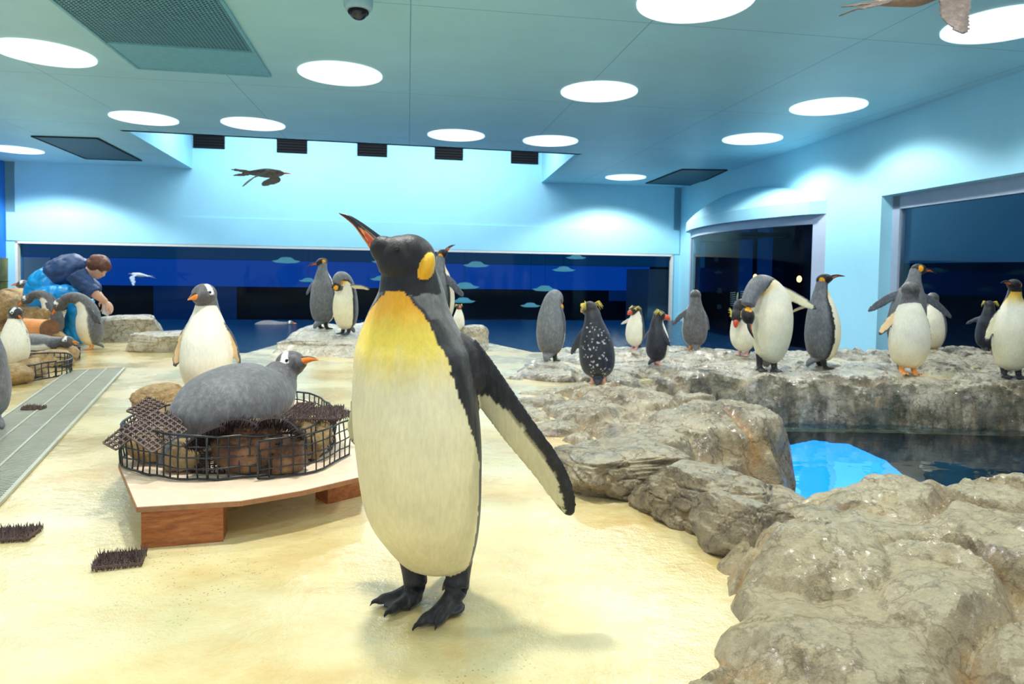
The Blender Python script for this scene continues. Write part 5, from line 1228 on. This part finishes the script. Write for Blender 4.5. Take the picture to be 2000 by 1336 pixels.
# swimming penguin
p = D(524, 628, 13.2); penguin('gentoo_penguin', 'white and grey penguin swimming at the surface by the back window', 'gentoo', (p.x+.1, 13.0, -.465), R_(95), .66, .012, pose='lie', hd=(1,-.1,.05), ctrl=lie2, flip=((R_(70),0,0,.8),(R_(70),0,0,.8)), k=dict(hc=(0,-.57,.26), throat=.72), legs=False)

# ---------------------------------------------------------------- flying birds
def bird(name, label, c, hd, span, up, sweep, wcol, bcol, bill, Lb=.36, vox=.006, wings=(1,1), drp=(0,0)):
    mb = MB(); f = Vector(hd).normalized(); u = Vector(up); u = (u-f*u.dot(f)).normalized(); s = f.cross(u)
    island_tube(mb, [-f*Lb*.5, -f*Lb*.25, Vector(), f*Lb*.22, f*Lb*.36, f*Lb*.44], [.012,.030,.044,.036,.028,.012], lin(bcol), 14)
    for sg in (1, -1):
        island_blade(mb, [-f*Lb*.35+s*sg*.008, -f*Lb*.62+s*sg*.03, -f*Lb*.85+s*sg*.045], u, .05, .012, lin(wcol), lin(bcol), n=12, seg=10)
        if not wings[(1-sg)//2]: continue
        h = span/2; d = drp[(1-sg)//2]
        island_blade(mb, [s*sg*.02+f*.03, s*sg*h*.35+f*.06-u*h*d*.15, s*sg*h*.7-f*sweep*.4-u*h*d*.55, s*sg*h-f*sweep-u*h*d], u, .11, .014, lin(wcol), lin(bcol), n=24, seg=14, tipdark=.7)
    o = finish_body(name, mb, vox, Vector(c), 0, 1); tag(o, label, 'bird')
    m_ = MB(); m_.tube([f*Lb*.42, f*Lb*.55, f*Lb*.62-u*.004], [.009,.006,.0015], 8); child(m_, 'bill', plain('bill_'+name, bill, .4), o, smooth=True); return o
c_ = D(520, 338, 6.2); bird('flying_tern', 'dark grey bird flying before the white back wall', c_, (1,.15,.02), .62, (.1,.5,.8), .10, (70,74,84), (78,80,88), (206,80,60), wings=(1,1), drp=(1.3,-.3))
c_ = D(272, 537, 12.6); bird('flying_tern', 'tiny pale bird flying low before the back window', c_, (-1,.1,.1), .7, (.1,-.3,1), .12, (150,170,190), (190,200,210), (180,120,90), vox=.01, drp=(.5,.3))
c_ = D(1790, -10, 2.6); bird('flying_tern', 'brown winged bird passing close at the top edge', c_, (.9,.2,.25), .62, (.1,-.4,.9), .08, (96,82,74), (150,126,104), (180,90,60), wings=(1,1), drp=(.3,.3))

# ---------------------------------------------------------------- the keeper
KY = 6.85
def K(x, y, dy=0): return D(x, y, KY+dy)
SK = lin((226,176,150)); b0 = K(140, 600); kb = Vector((b0.x, KY, 0)); 
def rel(p): return p-kb
def tubs(mb, pts, rad, col, seg=18, flat=1.0): island_tube(mb, [rel(p) for p in pts], rad, col, seg, flat)
def khand(mb, w, pz, f, curl):
    """palm and five fingers closing on something held at the hand"""
    f = Vector(f).normalized(); s = Vector((.15,1,0)).normalized(); s = (s-f*s.dot(f)).normalized(); n_ = f.cross(s)
    mb.ellipsoid(w+f*.045, Matrix((f, s, n_)).transposed(), (.052,.042,.018), 16, 12, lambda u: SK)
    for i, (o_, l_) in enumerate(((-.030,.062),(-.010,.072),(.011,.067),(.030,.052))):
        a = w+f*.085+s*o_; b_ = a+f*l_*.42+n_*curl*.020; c_ = b_+f*l_*.14+n_*curl*.028; e = c_-f*l_*.10+n_*curl*.018
        island_tube(mb, [a-f*.02, b_, c_, e], [.0095,.0088,.008,.0065], SK, 8)
    island_tube(mb, [w+f*.03-s*.03, w+f*.055-s*.055+n_*curl*.012, w+f*.085-s*.045+n_*curl*.035], [.012,.0105,.008], SK, 8)
mb = MB()
hcK = K(192, 521); fK = Vector((.72,-.18,-.62)).normalized(); RK = frame_from(fK)
mb.ellipsoid(rel(hcK), RK, (.098,.075,.115), 40, 40, lambda u: SK)
mb.ellipsoid(rel(hcK)+RK.col[0]*.030-RK.col[2]*.055, RK, (.064,.055,.066), 24, 20, lambda u: SK)      # jaw
mb.ellipsoid(rel(hcK)+RK.col[0]*.102-RK.col[2]*.022, RK, (.018,.013,.024), 12, 10, lambda u: SK)      # nose
mb.ellipsoid(rel(hcK)+RK.col[0]*.086-RK.col[2]*.068, RK, (.012,.022,.008), 12, 10, lambda u: lin((196,120,110)))   # mouth
for sg in (1, -1):
    mb.ellipsoid(rel(hcK)+RK.col[1]*(sg*.076)-RK.col[0]*.012-RK.col[2]*.012, RK, (.019,.010,.030), 12, 10, lambda u: SK)
    mb.ellipsoid(rel(hcK)+RK.col[0]*.088+RK.col[1]*(sg*.030)+RK.col[2]*.006, RK, (.008,.014,.005), 10, 8, lambda u: lin((60,40,34)))
tubs(mb, [K(166,534,.0), K(174,529,-.02), K(184,524,0)], [.062,.056,.055], SK)
sh1, el1, wr1 = K(150,541,-.20), K(186,574,-.20), K(207,590,-.14)
sh2, el2, wr2 = K(160,541,.20), K(188,572,.20), K(203,588,.05)
for sh, el, wr in ((sh1, el1, wr1), (sh2, el2, wr2)): tubs(mb, [sh.lerp(el,.6), el, el.lerp(wr,.5), wr], [.042,.044,.038,.029], SK)
khand(mb, rel(wr1), 0, (wr1-el1)+Vector((0,.03,-.06)), -1); khand(mb, rel(wr2), 0, (wr2-el2)+Vector((.03,-.05,-.10)), -1)
tubs(mb, [K(92,572), K(105,548), K(130,532), K(160,536)], [.13,.135,.14,.09], SK)        # trunk under the clothes
keeper = finish_body('person', mb, .007, kb, 0, 2)
tag(keeper, 'person in blue waders and dark jacket crouching over the rocks, head bent to the right', 'person')
def garment(name, mb, mat, vox=.009):
    src = mb.mesh('src', True); tmp = bpy.data.objects.new('tmp', src); C.objects.link(tmp); md = tmp.modifiers.new('r', 'REMESH'); md.mode = 'VOXEL'; md.voxel_size = vox
    dg = bpy.context.evaluated_depsgraph_get(); dg.update(); me = bpy.data.meshes.new_from_object(tmp.evaluated_get(dg)); bpy.data.objects.remove(tmp); bpy.data.meshes.remove(src)
    for v in me.vertices:
        p = v.co; k = noise.noise(Vector((p.x*7+p.z*9, p.y*5, p.z*7-p.x*8))); v.co += v.normal*(.014*abs(k)*2-.006+.004*noise.noise(p*30))
    bm = bmesh.new(); bm.from_mesh(me); bmesh.ops.smooth_vert(bm, verts=bm.verts, factor=.5, use_axis_x=True, use_axis_y=True, use_axis_z=True); bm.to_mesh(me); bm.free()
    for nme in [a.name for a in me.color_attributes]: me.color_attributes.remove(me.color_attributes[nme])
    me.materials.clear(); me.materials.append(mat); me.polygons.foreach_set('use_smooth', [True]*len(me.polygons)); me.name = name
    o = bpy.data.objects.new(name, me); C.objects.link(o); o.parent = keeper; return o
M['jacket'] = plain('navy_jacket', (30,62,110), .55, var=.15, bmp=.3, bscale=30); M['waders'] = plain('blue_waders', (14,150,224), .38, var=.08, bmp=.2, bscale=20)
mb = MB()
tubs(mb, [K(104,548), K(122,536), K(142,529), K(162,531), K(172,534)], [.155,.175,.178,.135,.085], SK, 24)
for sh, el in ((sh1, el1), (sh2, el2)): tubs(mb, [sh+(K(150,531)-K(150,541))*.5, sh.lerp(el,.4), el.lerp(sh,.08), el], [.105,.088,.075,.066], SK)
garment('jacket', mb, M['jacket'])
mb = MB(); tubs(mb, [K(156,528), K(164,532), K(172,537)], [.10,.088,.075], SK, 20); garment('collar', mb, plain('beige_collar', (196,190,170), .7))
mb = MB()
tubs(mb, [K(78,594), K(84,580), K(96,562), K(112,547), K(121,541)], [.14,.185,.195,.182,.150], SK, 24)
mb.ellipsoid(rel(K(92,584)), Matrix.Identity(3), (.185,.19,.175), 20, 16)
for dy, kx, ky in ((-.16,168,584),(.16,170,586)):
    tubs(mb, [K(88,590,dy*.8), K(125,580,dy), K(kx-6,ky-4,dy)], [.155,.125,.095], SK); tubs(mb, [K(kx-5,ky-4,dy), K(kx-18,ky+24,dy), K(kx-26,ky+52,dy), K(kx-30,ky+70,dy)], [.10,.088,.07,.065], SK)
    tubs(mb, [K(kx-34,ky+72,dy), K(kx-16,ky+76,dy), K(kx-2,ky+80,dy)], [.06,.055,.04], SK)
garment('waders', mb, M['waders'])
mb = MB()
for i, (u, v, w_) in enumerate([(-.025,0,.035),(-.055,0,-.02),(-.02,.04,.03),(-.02,-.04,.03),(.03,0,.062),(-.05,.03,.0),(-.05,-.03,.0),(.045,.02,.05),(.045,-.02,.05)]):
    mb.ellipsoid(rel(hcK)+RK.col[0]*u+RK.col[1]*v+RK.col[2]*w_, RK, (.088,.066,.088) if i < 4 else (.062,.055,.062), 20, 16)
hairm = plain('brown_hair', (98,58,44), .5, var=.35, scale=40, bmp=.5, bscale=120); garment('hair', mb, hairm, .008)
# pale sheet held in the hands
wq = K(207, 598, -.05); mb = MB(); mb.prism([(0,0),(.10,.05),(.11,.04),(.01,-.01)], -.22, .03)
mb = MB(); a = K(206,588,-.06); b_ = K(215,600,-.06); c1_ = K(211,618,-.05); d1_ = K(199,612,-.05)
n_ = Vector((0,.006,0)); vs = [a, b_, c1_, d1_]; mb.add(vs+[v+n_ for v in vs], [(0,1,2,3),(7,6,5,4),(0,4,5,1),(1,5,6,2),(2,6,7,3),(3,7,4,0)])
L = Vector(a); o = mb.build('paper_sheet', M['lampwhite'].copy()); o.data.materials.clear(); o.data.materials.append(plain('paper', (232,232,240), .6)); o.data.transform(Matrix.Translation(-L)); o.location = L
tag(o, 'white sheet held in the crouching keeper\'s hands', 'paper')
